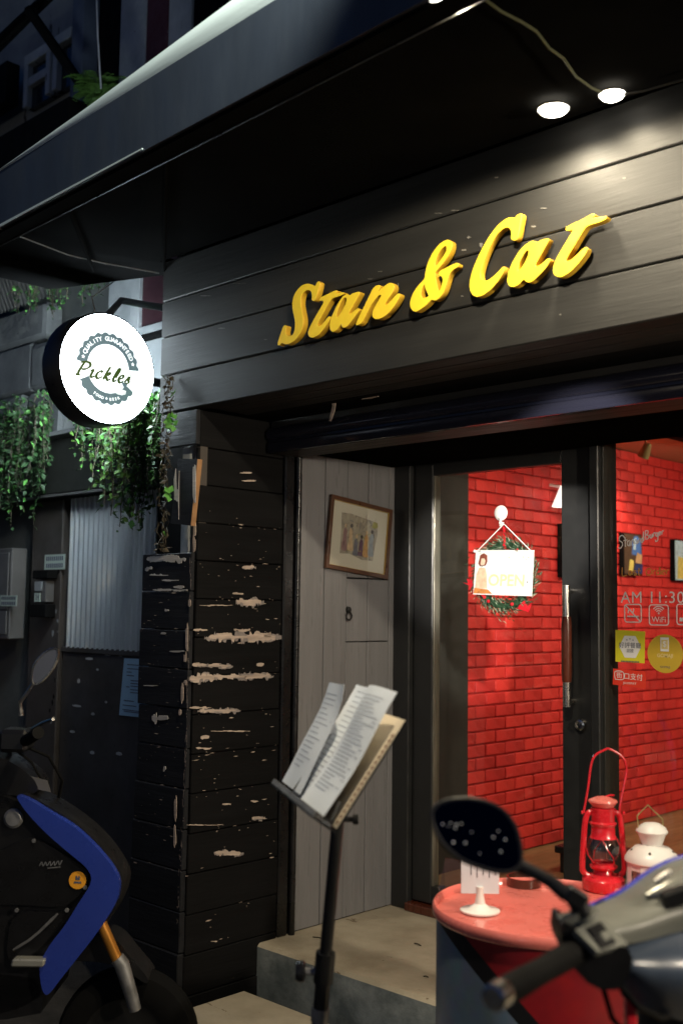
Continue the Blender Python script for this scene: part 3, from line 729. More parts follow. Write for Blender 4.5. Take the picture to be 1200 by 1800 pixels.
# the yellow letters
sgn = thing('shop_name_sign', 'raised yellow script letters reading Stan & Cat on the black fascia', 'sign', (-2.15, FY - 0.02, 2.34))
LF = FY - 0.036
def lt(pts, ox, oy, s): return chaikin([(lambda p: (p.x, p.z))(onY(ox + x / s, oy + y / s, LF)) for x, y in pts], 2)
def letter(name, loops, ox, oy, s):
    ls = [lt(l, ox, oy, s) for l in loops]
    outline(name, ls, (Vector((0, LF + 0.024, 0)), XA, ZA, MIN_Y), 0.024, m_yellow, sgn, 0.0012, m_yellowedge)
    xs = [p[0] for p in ls[0]]; zs_ = [p[1] for p in ls[0]]
A = (480, 480, 5)
letter('letter_s', [[(388, 76), (412, 80), (390, 165), (368, 245), (338, 240), (342, 190), (332, 155), (305, 145), (270, 160), (245, 200), (238, 260), (250, 330), (262, 390), (262, 450), (245, 510), (215, 560), (180, 595), (140, 620), (105, 625), (75, 608), (55, 635), (35, 630), (62, 545), (92, 458), (118, 465), (106, 515), (116, 550), (145, 562), (175, 540), (190, 500), (195, 440), (185, 380), (170, 320), (168, 260), (180, 200), (210, 150), (250, 110), (300, 93), (345, 105), (368, 122)]], *A)
letter('letter_t', [[(400, 240), (420, 213), (470, 190), (548, 152), (562, 158), (545, 180), (625, 170), (612, 188), (530, 215), (500, 235), (440, 345), (385, 445), (392, 470), (415, 466), (450, 430), (485, 383), (500, 385), (495, 410), (450, 480), (400, 540), (350, 567), (318, 560), (305, 530), (315, 490), (345, 430), (400, 335), (455, 240)]], *A)
letter('letter_a', [[(640, 185), (672, 200), (690, 182), (750, 165), (762, 172), (715, 255), (665, 345), (662, 365), (680, 360), (740, 310), (755, 315), (748, 335), (700, 400), (650, 465), (620, 480), (602, 470), (598, 440), (560, 495), (525, 518), (500, 500), (495, 455), (510, 390), (550, 300), (600, 215)],
                    [(635, 208), (645, 225), (640, 260), (615, 320), (580, 375), (560, 395), (552, 375), (565, 320), (590, 260), (615, 220)]], *A)
letter('letter_n', [[(885, 115), (945, 105), (915, 175), (960, 128), (1010, 90), (1045, 88), (1060, 115), (1050, 160), (1010, 220), (975, 275), (985, 290), (1020, 260), (1085, 185), (1108, 180), (1110, 205), (1060, 290), (990, 370), (930, 402), (885, 400), (868, 370), (880, 320), (920, 250), (950, 200), (942, 186), (915, 202), (870, 258), (820, 350), (772, 445), (718, 460), (760, 370), (825, 240)]], *A)
A = (710, 400, 10)
letter('ampersand', [[(760, 218), (810, 235), (830, 280), (820, 370), (780, 470), (700, 590), (610, 700), (540, 785), (536, 820), (545, 890), (565, 1000), (590, 1110), (610, 1125), (640, 1080), (665, 1000), (680, 910), (660, 850), (610, 838), (610, 770), (750, 705), (850, 650), (945, 620), (935, 685), (860, 730), (800, 790), (770, 860), (740, 960), (710, 1070), (670, 1160), (610, 1240), (550, 1278), (500, 1270), (475, 1262), (430, 1310), (370, 1370), (290, 1430), (210, 1478), (150, 1460), (110, 1400), (102, 1330), (120, 1240), (170, 1130), (240, 1030), (330, 930), (362, 890), (370, 800), (400, 660), (450, 540), (520, 410), (620, 290), (700, 235)],
                     [(730, 320), (748, 345), (740, 410), (700, 490), (630, 590), (560, 680), (540, 690), (535, 640), (550, 560), (590, 460), (650, 370), (700, 325)],
                     [(355, 990), (370, 1050), (395, 1120), (430, 1190), (420, 1215), (380, 1235), (330, 1245), (295, 1225), (285, 1170), (300, 1090), (330, 1020)]], *A)
A = (810, 360, 4.4444)
letter('letter_c', [[(465, 68), (472, 78), (455, 175), (435, 278), (388, 270), (393, 220), (385, 185), (360, 170), (320, 185), (270, 235), (215, 330), (170, 440), (145, 530), (150, 580), (175, 598), (215, 590), (270, 545), (335, 475), (330, 520), (290, 590), (230, 660), (170, 705), (120, 720), (85, 700), (65, 650), (70, 580), (100, 480), (150, 370), (210, 260), (280, 165), (340, 115), (390, 98), (420, 108), (432, 85)]], *A)
letter('letter_a', [[(540, 285), (575, 285), (598, 300), (615, 280), (672, 265), (685, 270), (640, 350), (590, 440), (575, 470), (580, 488), (610, 478), (680, 418), (695, 430), (660, 490), (590, 565), (540, 605), (505, 600), (490, 575), (450, 620), (405, 642), (370, 630), (358, 590), (370, 520), (410, 430), (470, 340)],
                    [(525, 350), (530, 375), (510, 430), (475, 490), (445, 520), (438, 505), (450, 450), (480, 390), (510, 352)]], *A)
letter('letter_t', [[(815, 197), (820, 175), (870, 150), (950, 115), (1025, 70), (1045, 80), (1010, 115), (1130, 88), (1135, 105), (1090, 130), (1000, 155), (965, 175), (900, 285), (830, 400), (815, 430), (820, 445), (850, 440), (900, 395), (965, 330), (985, 340), (970, 380), (910, 460), (840, 530), (780, 565), (735, 555), (715, 520), (725, 460), (760, 390), (820, 290), (880, 190), (845, 198)]], *A)
for x, y in ((530, 560), (570, 560), (600, 560), (665, 530), (745, 525), (780, 450), (850, 500), (915, 470), (985, 460)):
    p = onY(x, y, FY); MB().tube([(p.x, LF + .024, p.z), (p.x, FY + .001, p.z)], 0.004, 6).build('standoff', m_darksteel, sgn)

# ================================================================== NEIGHBOURING BUILDING
NY = 3.0
nb = thing('neighbouring_building', 'grimy old building with a rusty steel door and plants, left of the black shop', 'building', (-5.2, 3.2, -0.27))
MB().box((-14, NY + 0.02, -0.27), (-3.62, NY + 0.3, 2.16)).build('wall', m_wall_dark, nb, 0)
MB().box((-14, NY + 0.10, 2.16), (-3.62, NY + 0.4, 3.6)).build('upper_wall', m_wall_dark, nb, 0)
# steel door leaf with corrugated upper panel
MB().box((-4.82, NY - 0.01, -0.16), (-3.9, NY + 0.018, 1.072), 0.004).build('steel_door', m_rust, nb, 0)
MB().box((-4.82, NY - 0.02, 1.072), (-3.9, NY + 0.018, 1.10), 0.004).build('door_rail', m_rust, nb, 0)
rows = [[], []]
nseg = 17 * 12
for i in range(nseg + 1):
    x = -4.775 + 0.72 * i / nseg; ph = 2 * pi * i / 12
    y = NY - 0.012 - 0.009 * (1 if cos(ph) > 0.35 else -1 if cos(ph) < -0.35 else cos(ph) / 0.35)
    rows[0].append(Vector((x, y, 1.095))); rows[1].append(Vector((x, y, 1.842)))
MB().grid(rows).build('corrugated_panel', m_corr, nb, 30, thick=0.001)
MB().box((-5.12, NY - 0.03, -0.16), (-4.83, NY + 0.018, 1.84), 0.006).build('gate_post', m_rust, nb, 0)
for k in range(26):      # paint chips on the post edge
    z = random.uniform(0.7, 1.55); x = -4.86 + random.uniform(-.05, .02); r = random.uniform(.004, .014)
    MB().prism([(x + r * random.uniform(.5, 1.2) * cos(a), NY - 0.0302, z + 1.5 * r * random.uniform(.5, 1.2) * sin(a)) for a in [2 * pi * q / 7 for q in range(7)]], (0, -.001, 0)).build('paint_chip', m_plaster if k % 2 else m_dark, nb, 0)
for x, y, wd, ht in ((139, 1197, 5, 9), (172, 1177, 4, 4), (136, 1241, 16, 4), (164, 1255, 6, 5), (128, 1286, 9, 5), (163, 1323, 8, 6), (210, 1325, 10, 6), (187, 1234, 4, 4), (158, 1158, 14, 5), (190, 1151, 10, 4), (213, 1150, 8, 8)):
    c = onY(x, y, NY - 0.0105); sx_, sz_ = wd * .0023, ht * .0013
    MB().prism([(c.x + sx_ * a, c.y, c.z + sz_ * b_) for a, b_ in ((-1, -.7), (.2, -1), (1, -.4), (.7, .8), (-.3, 1), (-1.1, .4))], (0, -.0015, 0)).build('paint_chip', m_barewhite, nb, 0)
# header box and plant ledge
MB().box((-9, NY - 0.10, 1.862), (-3.64, NY + 0.018, 2.14), 0.006).build('door_header', m_olive, nb, 0)
MB().box((-9, NY - 0.11, 1.845), (-3.64, NY - 0.085, 1.858), 0.002).build('header_edge', m_tin, nb, 0)
MB().box((-9, NY - 0.16, 2.142), (-3.64, NY + 0.10, 2.165), 0.003).build('plant_ledge', m_stone, nb, 0)
# rough concrete blocks above the ledge
for x0, x1, z0, z1 in ((-6.1, -5.28, 2.17, 2.44), (-5.27, -4.92, 2.17, 2.44), (-6.1, -5.2, 2.45, 2.72), (-5.19, -4.95, 2.45, 2.69), (-6.1, -5.1, 2.73, 2.93)):
    MB().box((x0, NY - 0.03 + random.uniform(-.02, .02), z0), (x1, NY + 0.098, z1), 0.02, jit=0.006).build('concrete_block', m_stone, nb, 0)
rows = [[], []]
for i in range(241):
    x = -6.4 + 1.45 * i / 240; y_ = 0.008 * sin(2 * pi * i / 6)
    rows[0].append(Vector((x, NY - 0.05, 2.93 + y_))); rows[1].append(Vector((x, NY - 0.12 , 3.09 + y_)))
MB().grid(rows).build('corrugated_eave', m_tin, nb, 60, thick=0.002)
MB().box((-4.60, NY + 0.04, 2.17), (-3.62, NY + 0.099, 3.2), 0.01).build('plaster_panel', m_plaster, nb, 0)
wf = MB().box((-4.36, NY - 0.0, 2.575), (-3.80, NY + 0.039, 2.60), 0.003).build('window', m_dark, nb, 0)
MB().box((-4.345, NY + 0.002, 2.602), (-4.275, NY + 0.038, 3.0), 0.003).build('window_frame', m_plaster, wf, 0)
MB().box((-4.274, NY + 0.002, 2.602), (-3.80, NY + 0.038, 2.64), 0.003).build('window_frame', m_plaster, wf, 0)
MB().box((-4.272, NY + 0.02, 2.642), (-3.80, NY + 0.030, 3.0)).build('pane', mat('dark maroon pane', (.035, .012, .016), .5), wf, 0)

# electricity cabinet, meters, notices
cab = thing('electricity_cabinet', 'grey steel cabinet with a pale label at the left edge', 'cabinet', (-5.4, NY - .07, 1.12))
MB().box((-5.75, NY - 0.12, 1.125), (-5.16, NY - 0.031, 1.60), 0.006).build('body', m_tin, cab, 0)
MB().box((-5.75, NY - 0.128, 1.15), (-5.18, NY - 0.121, 1.27), 0.003).build('lower_door', m_tin, cab, 0)
MB().box((-5.75, NY - 0.128, 1.28), (-5.18, NY - 0.121, 1.575), 0.003).build('upper_door', m_tin, cab, 0)
def label_plate(parent, c, wd, ht, n):
    p = MB().box(c + Vector((-wd / 2, -.002, -ht / 2)), c + Vector((wd / 2, 0, ht / 2))).build('label_plate', m_label, parent, 0)
    for r in range(2):
        for k in range(n):
            x = -wd * .43 + wd * .86 * (k + .1) / n; z = ht * (.24 if r == 0 else -.24)
            MB().box(c + Vector((x, -.0026, z - ht * .15)), c + Vector((x + wd * .6 / n, -.0021, z + ht * .15))).build('printed_character', m_print, p, 0)
label_plate(cab, onY(16, 1056, NY - .1285), 0.17, 0.055, 8)
mt = thing('meter_box', 'small grey meter box with a pale number label reading 24, right of the cabinet', 'meter', onY(90, 1060, NY - .05))
c = onY(84, 1040, NY - .04)
MB().box(c + Vector((-.06, -.04, -.055)), c + Vector((.05, .009, .055)), 0.004).build('body', m_tin, mt, 0)
MB().box(c + Vector((-.05, -.048, .0)), c + Vector((.02, -.0405, .05)), 0.004).build('cover', m_plaster, mt, 0)
lp = MB().box(c + Vector((-.052, -.044, -.052)), c + Vector((.005, -.0405, -.008))).build('number_label', m_label, mt, 0)
text('lettering', '24', 0.036, c + Vector((-.022, -.0445, -.03)), XA, ZA, m_print, lp, 0.0004)
MB().box(c + Vector((-.08, -.05, -.13)), c + Vector((.07, .009, -.062)), 0.004).build('lower_housing', m_dark, mt, 0)
MB().box(c + Vector((-.07, -.05, .065)), c + Vector((.08, .009, .108)), 0.004).build('upper_housing', m_dark, mt, 0)
pl = thing('address_plate', 'pale printed plate with two rows of characters above the meter box', 'plate', onY(97, 988, NY - .031))
MB().box(onY(97, 988, NY - .031) + Vector((-.1, -.002, -.04)), onY(97, 988, NY - .031) + Vector((.1, 0, .04)), 0.001).build('backing', m_tin, pl, 0)
label_plate(pl, onY(97, 988, NY - .0335), 0.19, 0.075, 9)
nt_ = thing('notice_sheet', 'pale blue printed notice hanging on the steel door beside the pillar', 'notice', onY(228, 1208, NY - .013))
pn = [onY(x, y, NY - .014) for x, y in ((219, 1157), (262, 1159), (258, 1262), (210, 1257))]
MB().prism(pn, (0, -.0012, 0)).build('sheet', m_bluepaper, nt_, 0)
for k, (x0, x1, y) in enumerate(((224, 252, 1168), (224, 246, 1175), (223, 232, 1181), (223, 236, 1187), (230, 252, 1196), (230, 252, 1201), (230, 252, 1206), (222, 228, 1207), (229, 252, 1212), (229, 252, 1217), (218, 236, 1231), (216, 240, 1239), (216, 246, 1247), (218, 246, 1250))):
    a, b_ = onY(x0, y, NY - .0155), onY(x1, y + .5, NY - .0155)
    MB().box(a + Vector((0, -.0005, -.0022)), Vector((b_.x, a.y, a.z + .0022))).build('printed_line', m_print, nt_, 0)
ex = thing('red_canister', 'rounded red canister with a white band cut off by the left edge', 'canister', (-5.62, NY - .14, 0.70))
MB().lathe([(0, 0), (.10, 0), (.125, .04), (.13, .12), (.13, .26), (.11, .33), (.05, .37), (0.03, .39), (.03, .42), (0, .42)], (-5.62, NY - .14, .70), UP, 24).build('body', mat('dull red', (.16, .03, .03), .5), ex)
MB().lathe([(.1315, .14), (.1315, .22)], (-5.62, NY - .14, .70), UP, 24).build('band', m_plaster, ex)

# ---- upper storey behind the canopy
ub = thing('upper_storey', 'dark weathered upper floor with a white window above the canopy', 'building', (-6, 3.7, 3.4))
UY = 3.55
def ur(name, px0, px1, py0, py1, y0, m, parent=None, dep=0.06):
    a = onY(px0, (py0 + py1) / 2, y0); b_ = onY(px1, (py0 + py1) / 2, y0)
    zt = onY((px0 + px1) / 2, py0, y0).z; zb = onY((px0 + px1) / 2, py1, y0).z
    return MB().box((a.x, y0, zb), (b_.x, y0 + dep, zt), 0.006).build(name, m, parent or ub, 0)
MB().box((-14, UY + .07, 3.3), (-3.7, UY + .3, 7.0)).build('wall', m_upper, ub, 0)
ur('column', 126, 146, -120, 260, UY - .08, m_bluecol, dep=.14)
ur('recess_shade', 147, 211, -120, 260, UY + .03, m_dark, dep=.03)  # black slab standing in for the shade of a recess
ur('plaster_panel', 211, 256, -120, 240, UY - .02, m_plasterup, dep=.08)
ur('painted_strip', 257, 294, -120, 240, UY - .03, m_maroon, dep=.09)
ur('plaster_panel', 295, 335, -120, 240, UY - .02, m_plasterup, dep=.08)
ur('dark_shutter', 336, 520, -160, 200, UY, m_dark, dep=.06)
wz = [onY(48, 190, UY).z, onY(50, 148, UY).z, onY(50, 105, UY).z]
wx = [onY(x, 150, UY).x for x in (46, 60, 84, 96, 126)]
wn = MB().box((wx[0], UY - .02, wz[2] - .05), (wx[4], UY + .068, wz[2] + .02), .004).build('window', m_plasterup, ub, 0)
for i in (0, 2, 3):
    w_ = .05
    MB().box((wx[i], UY - .02, wz[0]), (wx[i] + w_, UY + .06, wz[2] - .052), .004).build('window_frame', m_plasterup, wn, 0)
MB().box((wx[0] + .052, UY - .015, wz[1] - .03), (wx[2] - .002, UY + .06, wz[1] + .03), .004).build('window_frame', m_plasterup, wn, 0)
MB().box((wx[0] + .01, UY + .02, wz[0]), (wx[4], UY + .066, wz[2] - .06)).build('pane', mat('dark window pane', (.02, .025, .03), .1), wn, 0)
ur('lower_eave', -60, 118, 222, 330, UY - .3, m_dark, dep=.25)
ur('balcony_box', -60, 10, 130, 200, UY - .12, m_dark, dep=.1)
tag(MB().tube([at(-10, 84, 6.6), at(30, 45, 6.6), at(58, 20, 6.6), at(110, -30, 6.6)], .035, 8).build('eave_pipe', m_dark), 'black pipe crossing the top left corner', 'pipe')
tag(MB().tube([at(50, 16, 6.4), at(152, 162, 6.3)], .03, 6).build('diagonal_brace', m_dark), 'black diagonal brace in front of the white window', 'brace')
tag(MB().tube([at(-10, 100, 6.5), at(40, 50, 6.5), at(75, 15, 6.5), at(90, -10, 6.5)], .008, 5).build('power_cable', m_dark), 'thin dark power cable running below the black pipe', 'cable')
tag(MB().tube([at(170, -10, 5.6), at(172, 60, 5.6), at(175, 110, 5.6), at(178, 156, 5.6)], .0045, 6).build('pale_cord', m_vinyl), 'pale cord hanging straight down behind the white canopy edge', 'cord')

# ---- foliage
def leaf(b, p, d, n, L, W):
    d = d.normalized(); s = d.cross(n).normalized(); n = s.cross(d)
    q = [p, p + d * L * .45 + s * W / 2 + n * L * .06, p + d * L - n * L * .08, p + d * L * .45 - s * W / 2 + n * L * .06]
    b._add(q, [(0, 1, 2), (0, 2, 3)])
def rv(r=random): return Vector((r.gauss(0, 1), r.gauss(0, 1), r.gauss(0, 1))).normalized()
def hang_plant(name, label, x0, x1, y0, y1, ztop, drops, n, m, L=0.03, stems=True, up=0.05, group='hanging plants on the ledge'):
    t = thing(name, label, 'plant', ((x0 + x1) / 2, y1, ztop), group)
    lv = [MB(), MB(), MB()]; stm = MB()
    for s in range(n):
        u = random.random(); x = x0 + (x1 - x0) * u
        p = Vector((x, random.uniform(y0, y1), ztop + random.uniform(-.02, up)))
        ln = drops(u) * random.uniform(.35, 1.0); path = [p.copy()]
        vx = random.uniform(-.12, .12); k = max(3, int(ln / .022))
        for i in range(k):
            p = p + Vector((vx * .022 + random.gauss(0, .006), random.gauss(-.001, .005), -.022 + (0.03 if i < 2 else 0)))
            path.append(p.copy())
            for _ in range(random.choice((1, 1, 2))):
                d = rv() + Vector((0, -.5, -.5)); r = random.random()
                leaf(lv[0 if r < .5 else 1 if r < .88 else 2], p + rv() * .012, d, rv() + Vector((0, -.4, .9)), L * random.uniform(.35, 1.35), L * random.uniform(.3, .85))
        stm.tube(path[::2] if len(path) > 4 else path, .0022, 4, cap=False)
    lv[0].build('foliage', m, t, 0); lv[1].build('dark_foliage', m_leafdark, t, 0); lv[2].build('young_foliage', m_leafbright, t, 0)  # darker and brighter leaf tones mixed in at random
    stm.build('stems', m_deadleaf, t, 0, kind='stuff')
    for c_ in t.children: c_['kind'] = 'stuff'
    return t
hang_plant('hanging_ivy', 'bright leafy ivy hanging from the ledge just below the round lit sign', -4.42, -3.66, NY - .26, NY - .12, 2.17, lambda u: .22 + .42 * (1 - abs(u - .62) * 1.3), 105, m_leaf, .034)
hang_plant('hanging_ivy', 'darker leafy ivy hanging from the ledge at the left edge', -5.75, -4.72, NY - .26, NY - .12, 2.22, lambda u: .70 - .45 * max(0, u - .5), 130, m_leafdark, .036, up=.12)
hang_plant('hanging_ivy', 'fine feathery greenery above the round lit sign, under the canopy', -5.2, -4.45, NY - .2, NY - .05, 2.95, lambda u: .25, 36, m_leafdark, .03)
dv = thing('withered_vine', 'withered brown vine with a few green leaves beside the pillar', 'vine', (-3.5, FY - .03, 1.4))
b, bg_, st_ = MB(), MB(), MB()
for s in range(4):
    px = random.uniform(-7, 7); path = []
    for k in range(34):
        y = 660 + k * 9.2; x = 297 - 12 * (k / 34) + px + random.gauss(0, 3)
        p = onY(x, y, FY - .035 + random.uniform(-.02, .02)); path.append(p)
        for _ in range(random.randint(0, 2)): leaf(b, p, rv() + Vector((0, -.3, -.8)), rv(), random.uniform(.015, .035), random.uniform(.008, .02))
    st_.tube(path, .002, 4, cap=False)
for x, y in ((303, 743), (305, 748), (300, 748), (308, 690), (296, 868), (299, 866), (305, 728), (292, 940), (300, 742), (298, 872)):
    for _ in range(3): leaf(bg_, onY(x, y, FY - .07), rv() + Vector((0, -.6, 0)), rv() + Vector((.4, -1, .3)), .03, .026)
b.build('dead_leaves', m_deadleaf, dv, 0, kind='stuff'); bg_.build('green_leaves', m_leafbright, dv, 0, kind='stuff'); st_.build('stems', m_deadleaf, dv, 0, kind='stuff')
fern = thing('potted_fern', 'dark green fern growing on the ledge behind the canopy edge', 'plant', at(178, 175, 5.9))
b = MB()
for k in range(60):
    a = random.uniform(0, 2 * pi); p = at(178, 178, 5.9); L = random.uniform(.12, .24)
    for i in range(14):
        u = i / 14; q = p + Vector((cos(a) * L * u, sin(a) * L * u, L * (1.1 * u - .9 * u * u)))
        leaf(b, q, Vector((-sin(a), cos(a), .2)), UP, .05 * (1 - u * .6), .014); leaf(b, q, Vector((sin(a), -cos(a), .2)), UP, .05 * (1 - u * .6), .014)
b.build('fronds', m_leaf, fern, 0, kind='stuff')

# ================================================================== ROUND LIT SIGN
SC = Vector((-3.845, 2.555, 2.300)); SR = 0.240
rs = thing('round_light_box', 'round glowing white light box sign reading Pickles, mounted beside the pillar', 'sign', SC)
MB().lathe([(SR * .94, -.13), (SR * .97, -.13), (SR, -.122), (SR, -.004), (SR * .985, 0.002), (SR * .965, .002), (SR * .965, -.002)], SC, XA, 72).build('housing', m_black, rs, 40)
m_face = emit('lit white acrylic', (0.78, 0.92, 1.0), 46)
MB().lathe([(0, -.128), (SR * .95, -.128)], SC, XA, 72).build('rear_face', m_face, rs)
MB().lathe([(SR * .70, .0), (SR * .965, .0)], SC, XA, 72).build('face_border', m_face, rs)  # glow boosted in the border, centre kept dim so the print stays readable
m_face2 = emit('dimmed white acrylic', (0.90, 0.97, 1.0), 1.5)
MB().lathe([(0, .0), (SR * .6995, .0)], SC, XA, 72).build('face', m_face2, rs)
m_badge = emit('backlit grey blue print', (0.10, 0.155, 0.18), 1.0)
m_green = emit('backlit green print', (0.035, 0.065, 0.012), 1.0)
m_pale = emit('backlit pale print', (0.80, 0.88, 0.90), 1.0)
fx, fy_ = YA, ZA          # the face looks along +X: its right is +Y
FC = SC + Vector((.0012, 0.0, 0.0)); tilt = 0.0
def pol(r, a): return (r * cos(radians(a)), r * sin(radians(a)))
R0, Ri = 0.150, 0.104
# scalloped badge: upper arc and lower arc, cut by the banner
def scal(a0, a1):
    o_ = []; n = int((a1 - a0) / 2.5)
    for k in range(n + 1):
        a = a0 + (a1 - a0) * k / n
        o_.append(pol(R0 + .010 * abs(sin(radians(a * 180 / 15))) - .005, a))
    for k in range(n // 2 + 1):
        a = a1 - (a1 - a0) * k / (n // 2); o_.append(pol(Ri, a))
    return o_
fr_ = (FC, fx, fy_, XA)
outline('badge_arc', [scal(6, 176)], fr_, .0006, m_badge, rs)
outline('badge_arc', [scal(206, 328)], fr_, .0006, m_badge, rs)
def arc_text(s, r, a_mid, size, flip=False, step=9.0):
    n = len(s)
    for i, ch in enumerate(s):
        if ch == ' ': continue
        a = a_mid + (step * ((n - 1) / 2 - i)) * (-1 if flip else 1)
        x, y = pol(r, a); t = radians(a - 90 + (180 if flip else 0))
        text('lettering', ch, size, FC + fx * x + fy_ * y + XA * .0008, fx * cos(t) + fy_ * sin(t), -fx * sin(t) + fy_ * cos(t), m_face2, rs, .0004, bold=.0003)
arc_text('QUALITY GUARANTEED', .127, 92, .026, step=7.4)
arc_text('FOOD', .130, 250, .017, True, 6.2); arc_text('BEER', .130, 286, .017, True, 6.2)
for a, r_ in ((268, .007), (18, .009), (166, .009)):
    x, y = pol(.128, a)
    outline('star', [[(r_ * (1 if k % 2 == 0 else .45) * cos(radians(90 + 36 * k)), r_ * (1 if k % 2 == 0 else .45) * sin(radians(90 + 36 * k))) for k in range(10)]], (FC + fx * x + fy_ * y + XA * .0008, fx, fy_, XA), .0004, m_face2, rs)
# script word
pk = {'P': [[(10, 0), (13, 20), (19, 42), (22, 50)], [(4, 0), (18, 1)], [(10, 46), (24, 51), (38, 49), (41, 38), (32, 26), (18, 22)]],
      'i': [[(0, 22), (8, 28), (6, 14), (5, 4), (10, 0), (17, 7)], [(11, 38), (12, 40)]], 'c': [[(20, 24), (14, 28), (5, 20), (3, 7), (9, 0), (18, 5), (22, 9)]],
      'k': [[(14, 50), (8, 28), (2, 0)], [(5, 14), (14, 26), (18, 28), (17, 20), (8, 15), (13, 4), (18, 0), (25, 7)]], 'l': [[(10, 14), (17, 42), (14, 50), (9, 36), (4, 8), (8, 0), (15, 6)]],
      'e': [[(3, 12), (13, 17), (15, 26), (8, 26), (2, 14), (5, 2), (12, 0), (19, 7)]], 's': [[(2, 4), (14, 28), (13, 16), (16, 6), (9, 0), (2, 3)]]}
x0 = -124.0; wds = {'P': 44, 'i': 18, 'c': 24, 'k': 28, 'l': 18, 'e': 20, 's': 20}
for ch in 'Pickles':
    k_ = .00112
    ribbon('lettering', [[((x0 + x * 1.12 + y * .25) * k_ * 1.18, (y * 1.05 - 44) * k_) for x, y in s] for s in pk[ch]], .004, FC + XA * .001, fx, fy_, m_green, rs, nib=(radians(28), .0145, .0055))
    x0 += wds[ch] * 1.2
# banner cocktail mark and burger bun shapes in pale print
x, y = pol(.103, 322)
outline('cocktail_glass', [[(-.016, .018), (.018, .012), (.004, -.004), (.014, -.014), (.012, -.018), (-.010, -.014), (-.006, -.010), (-.002, -.004)]], (FC + fx * x + fy_ * y + XA * .0016, fx, fy_, XA), .0004, m_badge, rs)
MB().tube([FC + fx * .104 + fy_ * -.045 + XA * .002, FC + fx * .116 + fy_ * .0 + XA * .002], .0012, 5).build('straw', m_green, rs)
outline('bun', [[(-.035 + .0, .0), (-.028, .012), (-.01, .018), (.012, .016), (.026, .004), (.024, -.012), (.006, -.02), (-.02, -.018), (-.034, -.010)]], (FC + fx * .066 + fy_ * -.083 + XA * .0012, fx, fy_, XA), .0004, m_pale, rs)
# bracket to the wall
MB().tube([SC + Vector((-.07, .02, SR - .01)), SC + Vector((-.10, .12, SR + .10)), SC + Vector((-.13, .42, SR + .13))], .016, 10).build('bracket', m_plaster, rs)
MB().tube([SC + Vector((-.07, .2, 0)), SC + Vector((-.07, .46, 0))], .02, 8).build('mounting_arm', m_black, rs)
MB().tube([SC + Vector((-.06, -.03, SR - .01)), SC + Vector((-.065, -.05, SR + .07)), SC + Vector((-.07, .1, SR + .2))], .003, 5).build('power_lead', m_tin, rs)

# ================================================================== INSIDE THE SHOP
def canvas(px, label, art):
    (xa, ya), (xb, yb) = px
    p = onX(xa, ya, -3.46); q = onX(xb, yb, -3.46)
    t = thing('canvas_painting', label, 'painting', (-3.47, (p.y + q.y) / 2, q.z), 'canvases on the brick wall')
    MB().box((-3.49, p.y, q.z), (-3.455, q.y, p.z), .002).build('canvas', m_dark, t, 0)
    wd, ht = q.y - p.y, p.z - q.z; lift = [0]
    for m, pts in art:
        lift[0] += .0008
        MB().prism([(-3.455 + lift[0] - .0004, p.y + wd * u, q.z + ht * v) for u, v in pts], (.0006, 0, 0)).build('painted_patch', m, t, 0)
    return t
def ac(n, c): return mat('paint ' + n, c, .5, var=.25, vscale=40)
p_blue, p_pale, p_skin, p_brown, p_navy, p_green, p_gold = ac('blue', (.06, .14, .40)), ac('pale blue', (.42, .55, .66)), ac('ochre', (.50, .28, .14)), ac('brown', (.07, .035, .02)), ac('navy', (.02, .03, .12)), ac('sage', (.30, .38, .24)), ac('yellow', (.62, .48, .12))
canvas(((1094, 936), (1127, 1012)), 'small blue and ochre abstract canvas on the red brick wall', [(p_brown, [(0.02, .02), (.98, .02), (.98, .98), (.02, .98)]), (p_blue, [(.42, .5), (.95, .45), (.92, .8), (.75, .95), (.55, .93), (.45, .75)]), (p_pale, [(.5, .62), (.62, .6), (.66, .9), (.56, .88)]),
        (p_skin, [(.6, .3), (.95, .28), (.96, .5), (.7, .55)]), (p_gold, [(.22, .1), (.45, .1), (.5, .35), (.3, .38)]), (p_navy, [(.5, .05), (.97, .05), (.97, .27), (.58, .28)])])
canvas(((1183, 948), (1222, 1023)), 'small pale green and yellow abstract canvas at the right edge', [(p_pale, [(.02, .02), (.98, .02), (.98, .98), (.02, .98)]), (p_green, [(.2, .05), (.8, .05), (.9, .6), (.4, .7)]), (p_gold, [(.1, .05), (.45, .05), (.4, .55), (.15, .6)]), (p_brown, [(.4, .75), (.9, .7), (.95, .95), (.5, .95)])])
canvas(((986, 920), (1018, 1016)), 'dark canvas on the brick wall mostly hidden by the door stile', [(p_brown, [(.02, .02), (.98, .02), (.98, .98), (.02, .98)])])
wl = thing('wall_lamp', 'white wall lamp shade half hidden behind the door stile', 'lamp', onX(990, 875, -3.35))
c = onX(992, 872, -3.38)
MB().lathe([(.025, .06), (.075, -.06)], c, UP, 20).build('shade', emit('lit white shade', (1, .95, .9), 1.3), wl)
MB().tube([c + Vector((0, 0, .05)), c + Vector((-.10, 0, .07))], .008, 8).build('arm', m_whitelamp, wl)
def ceiling_spot(p, tgt, label, power, ang=75, build=True):
    t = thing('ceiling_spotlight', label, 'lamp', p, 'spotlights on the shop ceiling')
    p = Vector(p); d = (Vector(tgt) - p).normalized()
    MB().tube([p, p - ZA * .05], .006, 8).build('stem', m_beige, t)
    c = p - ZA * .06
    MB().lathe([(0, -.045), (.022, -.045), (.03, 0.0), (.036, .045), (.033, .045), (.03, .03)], c, d, 18).build('lamp_head', m_beige, t)
    MB().lathe([(0, .036), (.032, .036)], c, d, 18).build('lamp_face', m_bulb, t)
    spotlight('lamp_light', c + d * .05, tgt, power, INW, ang, .9, .03, t)
